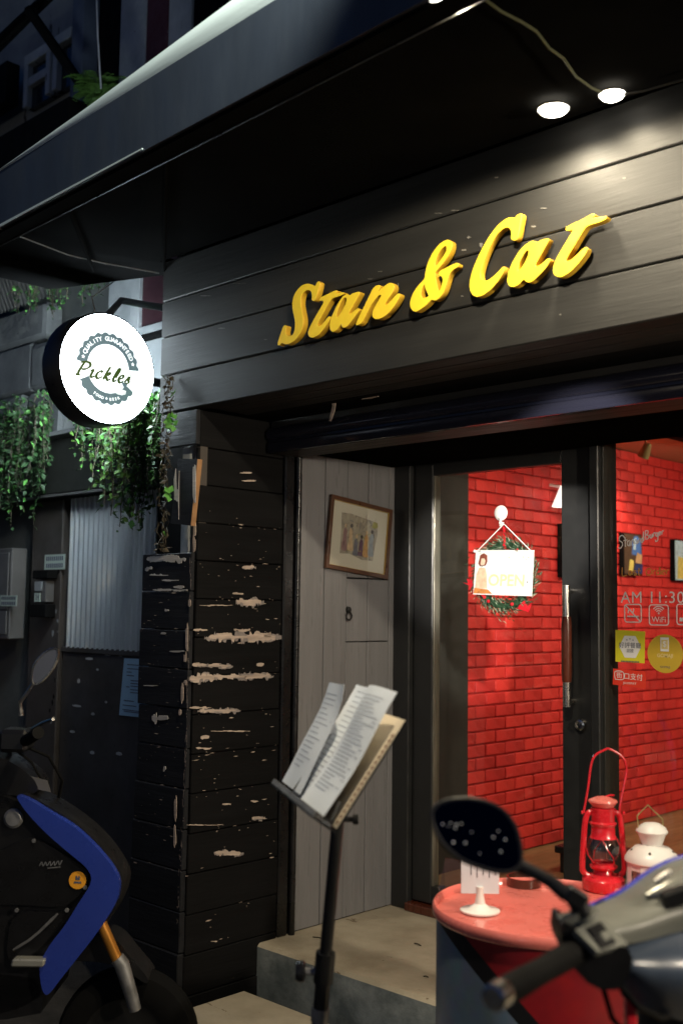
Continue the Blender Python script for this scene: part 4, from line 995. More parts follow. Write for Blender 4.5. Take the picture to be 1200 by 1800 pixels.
ceiling_spot((-3.20, 5.95, 2.344), (-3.5, 6.0, 1.75), 'small brass ceiling spotlight shining on the red brick wall', 26, 90)
ceiling_spot((-2.3, 4.45, 2.344), (-3.5, 5.0, 1.25), 'ceiling spotlight inside above the door', 48, 100)
ceiling_spot((-1.8, 6.4, 2.344), (-3.5, 6.5, 1.2), 'ceiling spotlight inside above the window tables', 96, 105)
ceiling_spot((-2.2, 5.4, 2.344), (-3.3, 5.2, 0.1), 'ceiling spotlight inside near the middle of the brick wall', 36, 110)
ceiling_spot((-0.6, 5.0, 2.344), (-1.0, 6.0, 0), 'ceiling spotlight inside at the right of the room', 60, 130)
ceiling_spot((-0.9, 7.5, 2.344), (-2.0, 8.0, 0.2), 'ceiling spotlight at the back of the room', 60, 130)
av = thing('ceiling_vent', 'dark slotted air vent in the tan ceiling', 'vent', (-3.0, 6.2, 2.34))
vx, vy = -2.98, 6.25
for k in range(4):
    MB().box((vx - .05 + k * .09, vy - .45, 2.334), (vx + .02 + k * .09, vy + .45, 2.3445), .002).build('slat', m_dark, av, 0)
lb_ = thing('black_plinth', 'low black plinth standing inside behind the door stile', 'plinth', (-2.72, 4.33, 0))
c = onZ(985, 1535, 0.0)
MB().box((c.x - .04, c.y + .0, .095), (c.x + .30, c.y + .24, .13), .005).build('top', m_black, lb_, 0)
MB().box((c.x - .02, c.y + .02, -.002), (c.x + .28, c.y + .22, .095), .004).build('body', m_black, lb_, 0)
ch = thing('wooden_chair', 'honey coloured wooden chair inside at the right edge', 'chair', (-1.97, 4.6, 0))
c = Vector((-2.16, 4.42, 0))
for dx in (0, .38):
    MB().tube([c + Vector((dx, .0, 0)), c + Vector((dx, .01, .44)), c + Vector((dx, -.06, .86))], [.016, .018, .015], 8).build('back_post', m_chairwood, ch)
    MB().tube([c + Vector((dx, .38, 0)), c + Vector((dx, .37, .43))], .016, 8).build('leg', m_chairwood, ch)
MB().box(c + Vector((-.02, -.01, .43)), c + Vector((.40, .42, .455)), .008).build('seat', m_chairwood, ch, 0)
for z, y in ((.80, -.048), (.66, -.026)): MB().box(c + Vector((-.005, y - .008, z - .04)), c + Vector((.385, y + .008, z + .04)), .004).build('back_rail', m_chairwood, ch, 0)

# ================================================================== THINGS ON THE ENTRANCE
pic = thing('framed_picture', 'tilted brown framed watercolour of ladies in long dresses on the grey boards', 'picture', (SX + .01, 3.475, 1.47))
pc = Vector((SX + .004, 3.4775, 1.616)); ta = radians(-5.5)
px_ = YA * cos(ta) + ZA * sin(ta); py_ = -YA * sin(ta) + ZA * cos(ta)
W2, H2 = .196, .157
def rect(w2, h2): return [(-w2, -h2), (w2, -h2), (w2, h2), (-w2, h2)]
outline('frame', [rect(W2, H2), rect(W2 - .014, H2 - .014)[::-1]], (pc, px_, py_, XA), .018, m_brownframe, pic, .002)
outline('gilt_slip', [rect(W2 - .0145, H2 - .0145), rect(W2 - .018, H2 - .018)[::-1]], (pc, px_, py_, XA), .012, m_gilt, pic)
outline('mat_board', [rect(W2 - .0185, H2 - .0185)], (pc, px_, py_, XA), .005, m_matboard, pic)
m_wash = mat('watercolour wash', (.30, .27, .24), .8, vscale=26, col2=(.52, .47, .38), cmin=.35, cmax=.65, fleck=((.12, .11, .13), .60, 45, (1, 1, .6)))
wash = outline('print', [[(-.112, -.085), (-.05, -.078), (.03, -.094), (.10, -.088), (.108, -.02), (.118, .03), (.115, .085), (.02, .092), (-.06, .098), (-.118, .094), (-.113, .02)]], (pc + XA * .005, px_, py_, XA), .0008, m_wash, pic)
cols = [ac('rose grey', (.30, .18, .19)), ac('cream dress', (.62, .46, .30)), ac('slate dress', (.16, .17, .22)), ac('plum dress', (.15, .08, .14)), ac('amber dress', (.60, .36, .16)), ac('dusty blue dress', (.26, .30, .36))]
m_hair = ac('dark hair', (.04, .03, .03)); p_olive = ac('olive foliage', (.34, .33, .08))
fg = [(-.088, .030, 0), (-.052, .035, 1), (-.016, -.006, 2), (.016, -.004, 3), (.046, .02, 4), (.080, .028, 5)]
for k, (u, v, ci) in enumerate(fg):
    s = 1.0; hgt = .10 if v > .01 else .075
    f_ = outline('painted_figure', [chaikin([(u - .006, v), (u + .006, v), (u + .013, v - .016), (u + .008, v - .036), (u + .016, v - hgt * .8), (u + .022 * s, v - hgt), (u - .022 * s, v - hgt), (u - .012, v - .05), (u - .013, v - .016)], 2)], (pc + XA * (.006 + .0005 * k), px_, py_, XA), .0004, cols[ci], wash)
    outline('painted_head', [[(u + .008 * cos(a), v + .010 + .009 * sin(a)) for a in [2 * pi * q / 10 for q in range(10)]]], (pc + XA * (.0065 + .0005 * k), px_, py_, XA), .0004, m_hair if k % 2 else cols[1], f_)
outline('painted_tree', [[(.075, .06), (.10, .055), (.118, .065), (.113, .083), (.09, .086)]], (pc + XA * .0062, px_, py_, XA), .0004, p_olive, wash)
for k in range(26):
    u, v = random.uniform(-.1, .1), random.uniform(-.07, .085); l_ = random.uniform(.01, .035); a = random.choice((0.05, 1.5, 1.7, -.1))
    ribbon('brush_stroke', [[(u, v), (u + l_ * cos(a) * .5, v + l_ * sin(a) * .5 + .002), (u + l_ * cos(a), v + l_ * sin(a))]], random.uniform(.0015, .003), pc + XA * (.0068 + k * .00004), px_, py_, random.choice((m_hair, cols[2], cols[0], p_olive)), wash)
outline('glazing', [rect(W2 - .0185, H2 - .0185)], (pc + XA * .010, px_, py_, XA), .0008, m_glass, pic)

# hook, OPEN plate and wreath on the door pane
GY = DY - .0055
hk = thing('suction_hook', 'white round suction hook stuck on the door pane', 'hook', onY(880, 902, GY))
c = onY(880, 902, GY)
MB().lathe([(0, .012), (.016, .011), (.028, .008), (.033, .003), (.033, 0)], c, MIN_Y, 28).build('suction_cup', m_whitelamp, hk)
MB().tube([c + Vector((.004, -.012, -.02)), c + Vector((.008, -.014, -.036)), c + Vector((.008, -.018, -.046)), c + Vector((.016, -.026, -.054)), c + Vector((.026, -.028, -.050)), c + Vector((.030, -.028, -.042))], .0055, 8).build('hook_arm', m_whitelamp, hk)
op = thing('open_sign', 'bright white OPEN plate with a lady hanging from the suction hook', 'sign', onY(885, 1005, GY - .045))
OY = GY - .045
cor = [onY(x, y, OY) for x, y in ((831, 1045), (933, 1048), (937, 967), (836, 967))]
MB().prism(cor, (0, .006, 0)).build('plate', m_vinyl, op, 0)
hp = onY(885, 921, OY)
for x, y in ((838, 969), (934, 970)):
    MB().tube([onY(x, y, OY + .003), hp], .0022, 6).build('string', m_vinyl, op)
MB().lathe([(0, .004), (.006, .003), (.007, 0)], onY(834, 969, OY), MIN_Y, 10).build('string_knob', m_vinyl, op)
bl = cor[0]; ux = (cor[1] - cor[0]); uy = (cor[3] - cor[0])
uxn, uyn = ux.normalized(), uy.normalized()
text('lettering', 'OPEN', .068, bl + ux * .57 + uy * .32 + MIN_Y * .001, uxn, uyn, mat('faded orange print', (.86, .64, .38), .7, var=.03), op, .0004, bold=.0012, sx=1.05)
def oq(m, pts, k, name): MB().prism([bl + ux * u + uy * v + MIN_Y * (.0006 + .0005 * k) for u, v in pts], MIN_Y * .0003).build(name, m, op, 0)
p_face = ac('printed skin', (.78, .58, .44)); p_hair2 = ac('printed auburn hair', (.22, .06, .04)); p_dress = ac('printed peach dress', (.75, .52, .36)); p_or = ac('printed orange table', (.62, .24, .07))
oq(p_dress, [(.03, .14), (.24, .14), (.22, .45), (.19, .60), (.08, .60), (.04, .45)], 0, 'printed_dress')
oq(p_hair2, [(.06, .70), (.09, .64), (.19, .65), (.22, .74), (.21, .88), (.15, .93), (.09, .89)], 1, 'printed_hair')
oq(p_face, [(.10, .68), (.135, .64), (.175, .68), (.185, .76), (.16, .82), (.11, .81)], 2, 'printed_face')
oq(p_or, [(.01, .03), (.34, .03), (.26, .12), (.02, .15)], 3, 'printed_table')
wr = thing('wreath', 'green fir wreath with a red bow hanging behind the OPEN plate', 'wreath', onY(886, 1010, OY + .025))
wc = onY(886, 1012, OY + .026); RW = .128
nb1, nb2 = MB(), MB()
for k in range(2600):
    a = random.uniform(0, 2 * pi); rr = RW + random.gauss(0, .018)
    p = wc + Vector((rr * cos(a), random.gauss(0, .008), rr * sin(a)))
    d = Vector((cos(a) * random.uniform(-.4, 1.4) - sin(a) * .9, random.uniform(-.7, .3), sin(a) * random.uniform(-.4, 1.4) + cos(a) * .9))
    leaf(nb1 if random.random() < .8 else nb2, p, d, rv(), random.uniform(.018, .034), .004)
nb1.build('needles', m_needle, wr, 0, kind='stuff'); nb2.build('frosted_needles', m_needletip, wr, 0, kind='stuff')
MB().tube([wc + Vector((RW * cos(a), 0, RW * sin(a))) for a in [2 * pi * k / 24 for k in range(24)]], .014, 8, closed=True).build('ring', m_needle, wr)
MB().prism([onY(x, y, OY + .012) for x, y in ((883.5, 923), (886.5, 923), (888.5, 965), (884.5, 965))], (0, .001, 0)).build('red_ribbon', m_red, wr, 0)
MB().prism([onY(x, y, OY + .015) for x, y in ((813, 1024), (822, 1026), (820, 1017), (829, 1021), (833, 1032), (822, 1038), (826, 1030))], (0, .004, 0)).build('bow_tail', m_red, wr, 0)
MB().prism([onY(x, y, OY + .02) for x, y in ((906, 1070), (920, 1056), (926, 1066), (934, 1060), (928, 1076), (916, 1072))], (0, .004, 0)).build('bow_tail', m_red, wr, 0)
for k in range(9):
    a = random.uniform(0, 2 * pi)
    MB().lathe([(0, .008), (.006, .006), (.008, 0), (.006, -.006), (0, -.008)], wc + Vector((RW * cos(a), -.016, RW * sin(a))), UP, 8).build('berry', m_red, wr)

# ================================================================== MUSIC STAND WITH MENUS
ms = thing('music_stand', 'black music stand holding menu sheets in front of the entrance step', 'music stand', onZ(552, 1960, -.13))
def loc(lat, dep, z): return Vector((0, 0, 0)) + rh * lat + fh * dep + ZA * z
BLc = at(515, 1397, 2.55); BRc = at(592, 1457, 2.157); BRc.z = BLc.z
e = (BRc - BLc).normalized(); nh = ZA.cross(e).normalized()
if nh.dot(rh) < 0: nh = -nh
th = radians(56); du = nh * cos(th) + ZA * sin(th); dn = (-nh * sin(th) + ZA * cos(th))     # up along the desk, and its face normal
WD = (BRc - BLc).length; HD = 0.262
def dk(u, v, n=0.0): return BLc + e * (WD * u) + du * (HD * v) + dn * n
MB().prism([dk(0, 0), dk(1, 0), dk(1, .97), dk(0, .97)], -dn * .003).build('desk', m_blackmetal, ms, 0)
lipq = [dk(-.01, -.02, -.003), dk(1.01, -.02, -.003), dk(1.01, -.02, .058), dk(-.01, -.02, .058)]
MB().prism(lipq, -du * .004).build('lip', m_blackmetal, ms, 0)
MB().prism([dk(-.01, -.02, .055), dk(1.01, -.02, .055), dk(1.01, -.02, .059), dk(-.01, -.02, .059)], du * .012).build('lip_edge', m_greymetal, ms, 0)
PT = at(594, 1440, 2.36); PM = at(571, 1690, 2.36); PB = at(556, 1860, 2.36)
ax_ = (PB - PM).normalized(); PE = PM + ax_ * ((PM.z + .13) / -ax_.z) if ax_.z else PB
MB().tube([PT + (PT - PM).normalized() * .06, PM], .0138, 18).build('upper_pole', m_blackmetal, ms)
MB().tube([PM - ax_ * .012, PE], .0172, 18).build('lower_pole', m_blackmetal, ms)
MB().tube([PM - ax_ * .02, PM + ax_ * .045], .0215, 18).build('collar', m_blackmetal, ms)
MB().tube([PM + ax_ * .10, PM + ax_ * .13], .0198, 18).build('collar_ring', m_greymetal, ms)
kn = PM + ax_ * .022
MB().tube([kn, kn - rh * .05], .009, 10).build('knob_shaft', m_greymetal, ms)
MB().lathe([(0, .010), (.018, .010), (.022, .004), (.022, -.008), (.016, -.012), (0, -.012)], kn - rh * .052, -rh, 18).build('knob', m_black, ms)
MB().tube([PT - rh * .0 + fh * -.0, PT + rh * .035], .006, 8).build('tilt_screw', m_blackmetal, ms)
MB().lathe([(0, .006), (.011, .006), (.011, -.006), (0, -.006)], PT + rh * .038, rh, 12).build('tilt_knob', m_blackmetal, ms)
for a in (0.3, 2.4, 4.5):
    q = PE + Vector((.26 * cos(a), .26 * sin(a), .006)); MB().tube([PE + ZA * .16, q], .008, 8).build('foot', m_blackmetal, ms)
def sheet(name, label, u0, u1, v0, v1, n0, m, curl=0.0, skew=0.0, lines=(), group='menu sheets on the music stand', ink=None, cat='menu', wave=1.0):
    t = thing(name, label, cat, dk((u0 + u1) / 2, v0, n0), group)
    def pt(a, b_, dn_=0.0):
        u = u0 + (u1 - u0) * a + skew * b_; v = v0 + (v1 - v0) * b_
        return dk(u, v, n0 + curl * (b_ ** 2) * (0.4 + .6 * a) + wave * (.005 * sin(a * 4.2 + b_ * 3 + u0 * 9) * (.3 + b_) + .003 * sin(b_ * 7 + u0 * 5)) + dn_)
    MB().grid([[pt(a / 6, b_ / 8) for a in range(7)] for b_ in range(9)]).build('sheet', m, t, 60, thick=0.0006)
    for (b_, a0, a1, hgt) in lines:
        MB().grid([[pt(a0 + (a1 - a0) * i / 4, b_ - hgt, .0012) for i in range(5)], [pt(a0 + (a1 - a0) * i / 4, b_, .0012) for i in range(5)]]).build('printed_line', ink or m_ink, t, 0)
    return t
rl = random.Random(3)
m_ink = mat('grey menu ink', (.26, .29, .36), .8, var=.2)
def textlines(k0, k1, n, long=.8):
    out = []
    for k in range(n):
        b_ = k0 + (k1 - k0) * k / (n - 1); L = rl.uniform(.35, long)
        out.append((b_, .12, .12 + L, .0055)); 
        if rl.random() < .3: out.append((b_, .82, .92, .0055))
    return out
sheet('menu_card', 'cream menu card with brown print, largest and rearmost on the music stand', .04, 1.0, 0.0, .97, .002, m_cream, 0.0, 0.0, [(.06 + .05 * k, .955, .985, .028) for k in range(17)] + [(.10 + .03 * k, .26, .40, .010) for k in range(10)], ink=m_browntext, wave=0.0)
sheet('menu_sheet', 'white printed menu sheet standing highest on the music stand, nearest the door', .40, .93, .02, 1.13, .024, m_paper, .018, -.02, textlines(.15, .92, 26))
sheet('menu_sheet', 'bluish printed sheet with a curled corner at the left of the music stand', .02, .66, .02, 1.13, .008, m_paper, .022, .0, textlines(.12, .95, 20, .7))
sheet('menu_sheet', 'bluish sheet drooping behind at the far left of the music stand', -.20, .30, .04, 1.04, .022, m_paper, .05, -.08, textlines(.2, .9, 16, .7))
def band(a, b_): MB().tube([dk(*a, .024), dk((a[0] + b_[0]) / 2, (a[1] + b_[1]) / 2, .024), dk(*b_, .024)], .0016, 5).build('page_holder', m_blackmetal, ms)
band((.16, .0), (.18, .62)); band((.78, -.02), (.80, .60))
MB().grid([[dk(.86 + .07 * i, -.02 + .10 * j, .017 + .002 * j) for i in range(3)] for j in range(3)]).build('clear_pocket', m_acrylic, ms, 0, thick=.0008)

# ================================================================== OIL DRUM TABLE
TC = Vector((-1.645, 2.50, 0)); TZ = 0.525; TR_ = 0.300
dr = thing('oil_drum_table', 'red painted oil drum used as a table in front of the shop window', 'table', (TC.x, TC.y, -.13))
m_drum = bpy.data.materials.new('painted drum side'); m_drum.use_nodes = True
n_ = m_drum.node_tree.nodes; l_ = m_drum.node_tree.links; p_ = principled(m_drum); p_.inputs['Roughness'].default_value = .38
tc_ = n_.new('ShaderNodeTexCoord'); sp_ = n_.new('ShaderNodeSeparateXYZ'); l_.new(tc_.outputs['Object'], sp_.inputs[0])
# painted diagonal: coordinate along the side (x - y) plus height
def mth(op, a, b_):
    q = n_.new('ShaderNodeMath'); q.operation = op
    for i, v in enumerate((a, b_)):
        if isinstance(v, float): q.inputs[i].default_value = v
        else: l_.new(v, q.inputs[i])
    return q.outputs[0]
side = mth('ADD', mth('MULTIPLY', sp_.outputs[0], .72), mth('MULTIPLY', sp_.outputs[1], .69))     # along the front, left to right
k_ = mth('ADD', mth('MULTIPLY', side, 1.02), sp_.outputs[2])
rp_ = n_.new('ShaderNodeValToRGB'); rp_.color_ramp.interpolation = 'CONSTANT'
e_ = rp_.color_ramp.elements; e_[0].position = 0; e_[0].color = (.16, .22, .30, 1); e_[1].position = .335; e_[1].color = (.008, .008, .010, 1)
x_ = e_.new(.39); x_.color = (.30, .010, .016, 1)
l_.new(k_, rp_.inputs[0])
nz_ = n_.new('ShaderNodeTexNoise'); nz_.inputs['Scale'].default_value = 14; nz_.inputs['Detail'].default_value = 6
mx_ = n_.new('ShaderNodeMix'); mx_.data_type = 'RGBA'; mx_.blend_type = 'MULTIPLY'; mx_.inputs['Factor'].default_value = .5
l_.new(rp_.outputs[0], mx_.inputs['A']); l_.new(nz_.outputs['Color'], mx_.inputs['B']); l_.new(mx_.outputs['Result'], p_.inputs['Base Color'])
D0 = -.128
prof = [(0, D0), (TR_ * .97, D0), (TR_ * .985, D0 + .012)]
for k in range(41):
    z = D0 + .02 + (TZ - .04 - D0) * k / 40
    bulge = .009 * (math.exp(-((z - .12) / .012) ** 2) + math.exp(-((z - (-.02)) / .012) ** 2)); prof.append((TR_ * .965 + bulge, z))
prof += [(TR_ * .965, TZ - .012)]
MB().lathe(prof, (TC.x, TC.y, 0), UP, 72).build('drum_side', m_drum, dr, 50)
MB().lathe([(0, TZ - .012), (TR_ * .955, TZ - .012), (TR_ * .968, TZ + .004), (TR_ * .985, TZ + .008), (TR_ * 1.0, TZ + .002), (TR_ * 1.0, TZ - .016), (TR_ * .985, TZ - .022), (TR_ * .966, TZ - .02)], (TC.x, TC.y, 0), UP, 72).build('top_tray', m_redtray, dr, 50)
g_ = onY(790, 1792, 2.25); ga = atan2(g_.y - TC.y, g_.x - TC.x)
mg = mat('lime decal', (.30, .40, .05), .5)
rows = [[Vector((TC.x + (TR_ * .965 + .0012) * cos(a), TC.y + (TR_ * .965 + .0012) * sin(a), z)) for a in [ga - .12 + .03 * i for i in range(12)]] for z in (.02, .06, .10, .135)]
TT = TZ - .012 + .001
# card holders, ashtray
hd = thing('menu_stand', 'small white table stand holding a printed card on the red drum', 'card stand', onZ(843, 1603, TT))
c = onZ(843, 1603, TT)
MB().lathe([(0, .003), (.052, .002), (.052, .006), (.03, .010), (.014, .022), (.009, .05), (.009, .065), (0, .065)], c, UP, 28).build('base', m_whitelamp, hd)
cd = -fh; 
b = MB(); q = c + ZA * .055
b.obox(q + ZA * .05, rh, fh, ZA, .05, .0015, .058, .0004); b.build('card', m_paper, hd, 0)
for k in range(5):
    MB().obox(q + ZA * (.058 - .0 ) + rh * (-.024 + k * .016) - fh * .0022, rh, fh, ZA, .0012, .0003, .018 + .006 * (k % 2)).build('printed_line', m_print, hd, 0)
for k in range(2): MB().obox(q + ZA * (.082 + k * .012) - fh * .0022 + rh * .004, rh, fh, ZA, .022 - k * .006, .0003, .0015).build('printed_line', m_print, hd, 0)
ah = thing('acrylic_holder', 'clear acrylic holder at the left rim of the red drum', 'holder', onZ(800, 1567, TT))
c = onZ(802, 1566, TT)
MB().obox(c + ZA * .004, rh, fh, ZA, .05, .03, .003, .001).build('foot', m_acrylic, ah, 0)
MB().prism([c + rh * -.05 + fh * .0, c + rh * .045, c + rh * .038 + ZA * .075 + fh * .02, c + rh * -.03 + ZA * .085 + fh * .02], fh * .003).build('panel', m_acrylic, ah, 0)
at_ = thing('ashtray', 'round dark glass ashtray behind the mirror on the red drum', 'ashtray', onZ(920, 1556, TT))
MB().lathe([(0, .006), (.034, .006), (.044, .024), (.050, .024), (.050, .0), (0, 0)], onZ(920, 1556, TT), UP, 24).build('dish', mat('brown glass', (.06, .02, .012), .12, coat=.5), at_)

# ---- red hurricane lantern
LP = onZ(1060, 1564, TT) ; L = thing('hurricane_lantern', 'red hurricane lantern with a wire handle on the drum', 'lantern', LP)
s_ = .0015   # metres per photo pixel at the lantern
def lz(py): return LP.z + (1562 - py) * s_ * .97
def lp_(dx, py, dep=0.0): return Vector((LP.x, LP.y, 0)) + rh * (dx * s_) + fh * dep + ZA * lz(py)
cL = Vector((LP.x, LP.y, 0))
def lath(prof, name, m, n=28): MB().lathe([(r * s_, lz(y)) for r, y in prof], cL, UP, n).build(name, m, L, 40)
lath([(0, 1562), (36, 1562), (40, 1557), (40, 1540), (34, 1534), (20, 1531), (18, 1524), (16, 1520), (0, 1520)], 'fuel_tank', m_red)
lath([(24, 1521), (27, 1516), (22, 1512), (22, 1508)], 'burner', m_red)
lath([(19, 1510), (26, 1502), (31, 1488), (31, 1475), (25, 1463), (22, 1458)], 'glass_globe', m_clear)
lath([(26, 1462), (23, 1456), (22, 1440), (24, 1438), (26, 1433), (22, 1430), (22, 1412), (23, 1405), (18, 1402), (18, 1396), (0, 1396)], 'chimney', m_red)
lath([(20, 1402), (28, 1392), (27, 1389), (12, 1383), (0, 1381)], 'cap', m_redtray)
MB().tube([lp_(2, 1384), lp_(14, 1380), lp_(22, 1380)], .003, 6).build('cap_ring', m_red, L)
for sgn_ in (-1, 1):
    MB().tube(smooth_path([lp_(sgn_ * 16, 1416), lp_(sgn_ * 24, 1413), lp_(sgn_ * 31, 1420), lp_(sgn_ * 35, 1440), lp_(sgn_ * 38, 1480), lp_(sgn_ * 40, 1515), lp_(sgn_ * 38, 1528), lp_(sgn_ * 28, 1536)]), .0085, 10).build('side_tube', m_red, L)
    MB().lathe([(0, .006), (.005, .005), (.005, 0)], lp_(sgn_ * 38, 1414), rh * sgn_, 8).build('handle_rivet', m_red, L)
MB().tube(smooth_path([lp_(-37, 1415), lp_(-28, 1365), lp_(-22, 1322), lp_(-14, 1303), lp_(2, 1293), lp_(14, 1290), lp_(38, 1305), lp_(46, 1328), lp_(42, 1355), lp_(33, 1400), lp_(31, 1425)]), .0034, 8).build('wire_handle', m_red, L)
for a in (0.4, 2.0, 3.6, 5.2):
    MB().tube([Vector((LP.x, LP.y, 0)) + Vector((cos(a + .9 * t) * r * s_, sin(a + .9 * t) * r * s_, lz(y))) for t, r, y in ((0, 26, 1462), (.35, 33, 1480), (.7, 33, 1494), (1, 26, 1508))], .0016, 5).build('globe_wire', m_red, L)
MB().lathe([(0, .018), (.011, .018), (.011, 0)], lp_(-20, 1545, -.03) , UP, 12).build('filler_cap', m_red, L)
# ---- white lantern
WP = onZ(1146, 1572, TT); W = thing('white_lantern', 'white metal candle lantern beside the red lantern', 'lantern', WP)
s2 = .00152
def wz_(py): return WP.z + (1570 - py) * s2 * .97
cW = Vector((WP.x, WP.y, 0))
def wlath(prof, name, m, n=32): MB().lathe([(r * s2, wz_(y)) for r, y in prof], cW, UP, n).build(name, m, W, 35)
wlath([(0, 1570), (49, 1570), (50, 1565), (46, 1560), (0, 1560)], 'base', m_whitelamp)
wlath([(46, 1512), (50, 1508), (50, 1503), (44, 1493), (32, 1482), (20, 1478), (18, 1477)], 'roof', m_whitelamp)
wlath([(18, 1478), (20, 1472), (25, 1458), (27, 1455), (27, 1452)], 'neck', m_whitelamp)
wlath([(28, 1455), (29, 1452), (25, 1444), (14, 1437), (0, 1435)], 'cap', m_whitelamp)
for k in range(8):
    a = 2 * pi * k / 8 + .2; w2 = .16
    def wp(a_, y, r=46): return cW + Vector((cos(a_) * r * s2, sin(a_) * r * s2, wz_(y)))
    MB().prism([wp(a - w2, 1560), wp(a + w2, 1560), wp(a + w2, 1512), wp(a - w2, 1512)], Vector((cos(a), sin(a), 0)) * .0015).build('post', m_whitelamp, W, 0)
    a2 = a + pi / 8; h2 = .225
    MB().prism([wp(a2 - h2, 1522, 45.6), wp(a2 + h2, 1522, 45.6), wp(a2 + h2, 1512, 45.6), wp(a2 - h2, 1512, 45.6)], Vector((cos(a2), sin(a2), 0)) * .0015).build('top_rail', m_whitelamp, W, 0)
    MB().prism([wp(a2 - h2, 1560, 44.5), wp(a2 + h2, 1560, 44.5), wp(a2 + h2, 1522, 44.5), wp(a2 - h2, 1522, 44.5)], Vector((cos(a2), sin(a2), 0)) * .001).build('pane', m_clear, W, 0)
for a in (.3, 1.5, 2.7, 3.9, 5.1):
    MB().lathe([(0, .0012), (.004, .001), (.004, 0)], cW + Vector((cos(a) * 38 * s2, sin(a) * 38 * s2, wz_(1487))), Vector((cos(a) * .6, sin(a) * .6, .8)), 8).build('vent_hole', m_deadleaf, W)
def wq(dx, py): return cW + rh * (dx * s2) + ZA * wz_(py)
MB().tube([wq(-25, 1452), wq(-27, 1424), wq(-7, 1403), wq(20, 1429), wq(22, 1450)], .0022, 6).build('wire_handle', m_beige, W)
MB().lathe([(0, 0), (.028, 0), (.028, .05), (0, .05)], cW + ZA * wz_(1560), UP, 16).build('candle', m_cream, W)

# ================================================================== GREY SCOOTER (right, rider's side)
gs = thing('grey_scooter', 'grey scooter with a black mirror and grip in the right foreground', 'scooter', onZ(1180, 2100, -.27))
gripA, gripB = at(878, 1748, 1.50), at(1012, 1672, 1.70)
bar = (gripB - gripA).normalized()
MB().tube([gripA + bar * .012, gripA + bar * .03, gripA + bar * .12, gripB - bar * .02, gripB], [.0195, .0205, .0185, .020, .021], 20).build('grip', m_rubber, gs)
MB().tube([gripA - bar * .022, gripA - bar * .018, gripA + bar * .004, gripA + bar * .011], [.014, .0185, .0195, .0185], 20).build('bar_end', m_steel, gs)
MB().tube([gripB, gripB + bar * .25], .011, 12).build('handlebar', m_blackmetal, gs)
fwd = ZA.cross(bar); fwd.z = 0; fwd.normalize()
if fwd.dot(fh) < 0: fwd = -fwd
# switch housing
hs = gripB + bar * .028
upv = (ZA - bar * ZA.dot(bar)).normalized(); bk = bar.cross(upv).normalized()
if bk.dot(fh) > 0: bk = -bk                       # towards the rider
hsg = MB().prism([at(x, y, 1.69) for x, y in chaikin([(988, 1618), (1012, 1632), (1052, 1672), (1100, 1660), (1114, 1690), (1092, 1742), (1042, 1738), (1004, 1700), (984, 1655)], 1)], fh * .085).build('switch_housing', m_black, gs, 30)
plp = [at(x, y, d) for x, y, d in ((1010, 1634, 1.685), (1050, 1674, 1.665), (1104, 1659, 1.70), (1056, 1614, 1.725))]
pln = (plp[1] - plp[0]).cross(plp[2] - plp[0]).normalized()
if pln.dot(CAM - plp[0]) < 0: pln = -pln
MB().prism(plp, -pln * .012).build('switch_plate', m_greycowl, hsg, 0)
pm = sum(plp, Vector()) / 4; pa_ = (plp[3] - plp[0]).normalized(); pb_ = pln.cross(pa_)
MB().obox(pm + pln * .001, pa_, pb_, pln, .018, .019, .002, .001).build('switch_recess', m_black, hsg, 30)
MB().obox(pm + pln * .005 - ZA * .006 + pa_ * .006, pa_, pb_, pln, .010, .007, .005, .002).build('switch_button', m_greycowl, hsg, 30)
MB().prism([at(x, y, 1.70) for x, y in ((985, 1619), (1016, 1607), (1020, 1626), (1010, 1632), (992, 1630))], fh * .03).build('lever_clamp', m_greycowl, hsg, 0)
# mirror
mo = [(757, 1430), (768, 1414), (790, 1406), (822, 1404), (858, 1411), (888, 1428), (906, 1455), (914, 1490), (915, 1515), (904, 1530), (880, 1534), (846, 1526), (808, 1511), (778, 1484), (762, 1455)]
MD = 1.75
mo = chaikin(mo, 1)
mc_ = at(840, 1470, MD)
mn = (CAM - mc_).normalized(); mn = (mn + rh * .18 + ZA * .12).normalized()
def onplane(x, y, off=0.0):
    r = ray(x, y); return CAM + r * (((mc_ - CAM).dot(mn)) / r.dot(mn)) + mn * off
P0 = [onplane(x, y) for x, y in mo]; cen = sum(P0, Vector()) / len(P0)
rows = []
for sc_, of in ((1.0, .0), (1.0, -.010), (.93, -.022), (.75, -.034), (.4, -.040), (.02, -.042)):
    rr = [cen + (p - cen) * sc_ + mn * of for p in P0]; rows.append(rr + [rr[0]])
mir = MB().grid(rows).build('mirror', m_black, gs, 60)
rim = [cen + (p - cen) * 1.0 + mn * .001 for p in P0]
MB().tube(rim, .004, 6, closed=True).build('mirror_rim', m_black, mir)
m_mirror = mat('dark mirror glass', (.015, .017, .026), .06, metal=1.0, var=.05, rvar=.02)
MB().poly([cen + (p - cen) * .96 + mn * .002 for p in P0]).build('mirror_glass', m_mirror, mir, 0)
m_drop = mat('water drop', (.75, .78, .85), .15, var=.05, coat=.5)
for x, y, r in ((777, 1449, 2.6), (791, 1447, 2.2), (801, 1450, 3), (799, 1456, 2.6), (810, 1448, 2), (828, 1463, 2.2), (796, 1481, 3.2), (817, 1482, 3.2), (866, 1472, 3), (875, 1461, 2.4), (887, 1476, 3), (879, 1497, 3), (787, 1453, 1.6), (842, 1500, 1.8)):
    q = onplane(x, y, .0025)
    MB().lathe([(0, .0012), (r * .0004, .0009), (r * .00062, 0)], q, mn, 10).build('water_drop', m_drop, mir)
st0 = onplane(905, 1516, -.015)
J = at(1010, 1590, 1.72)
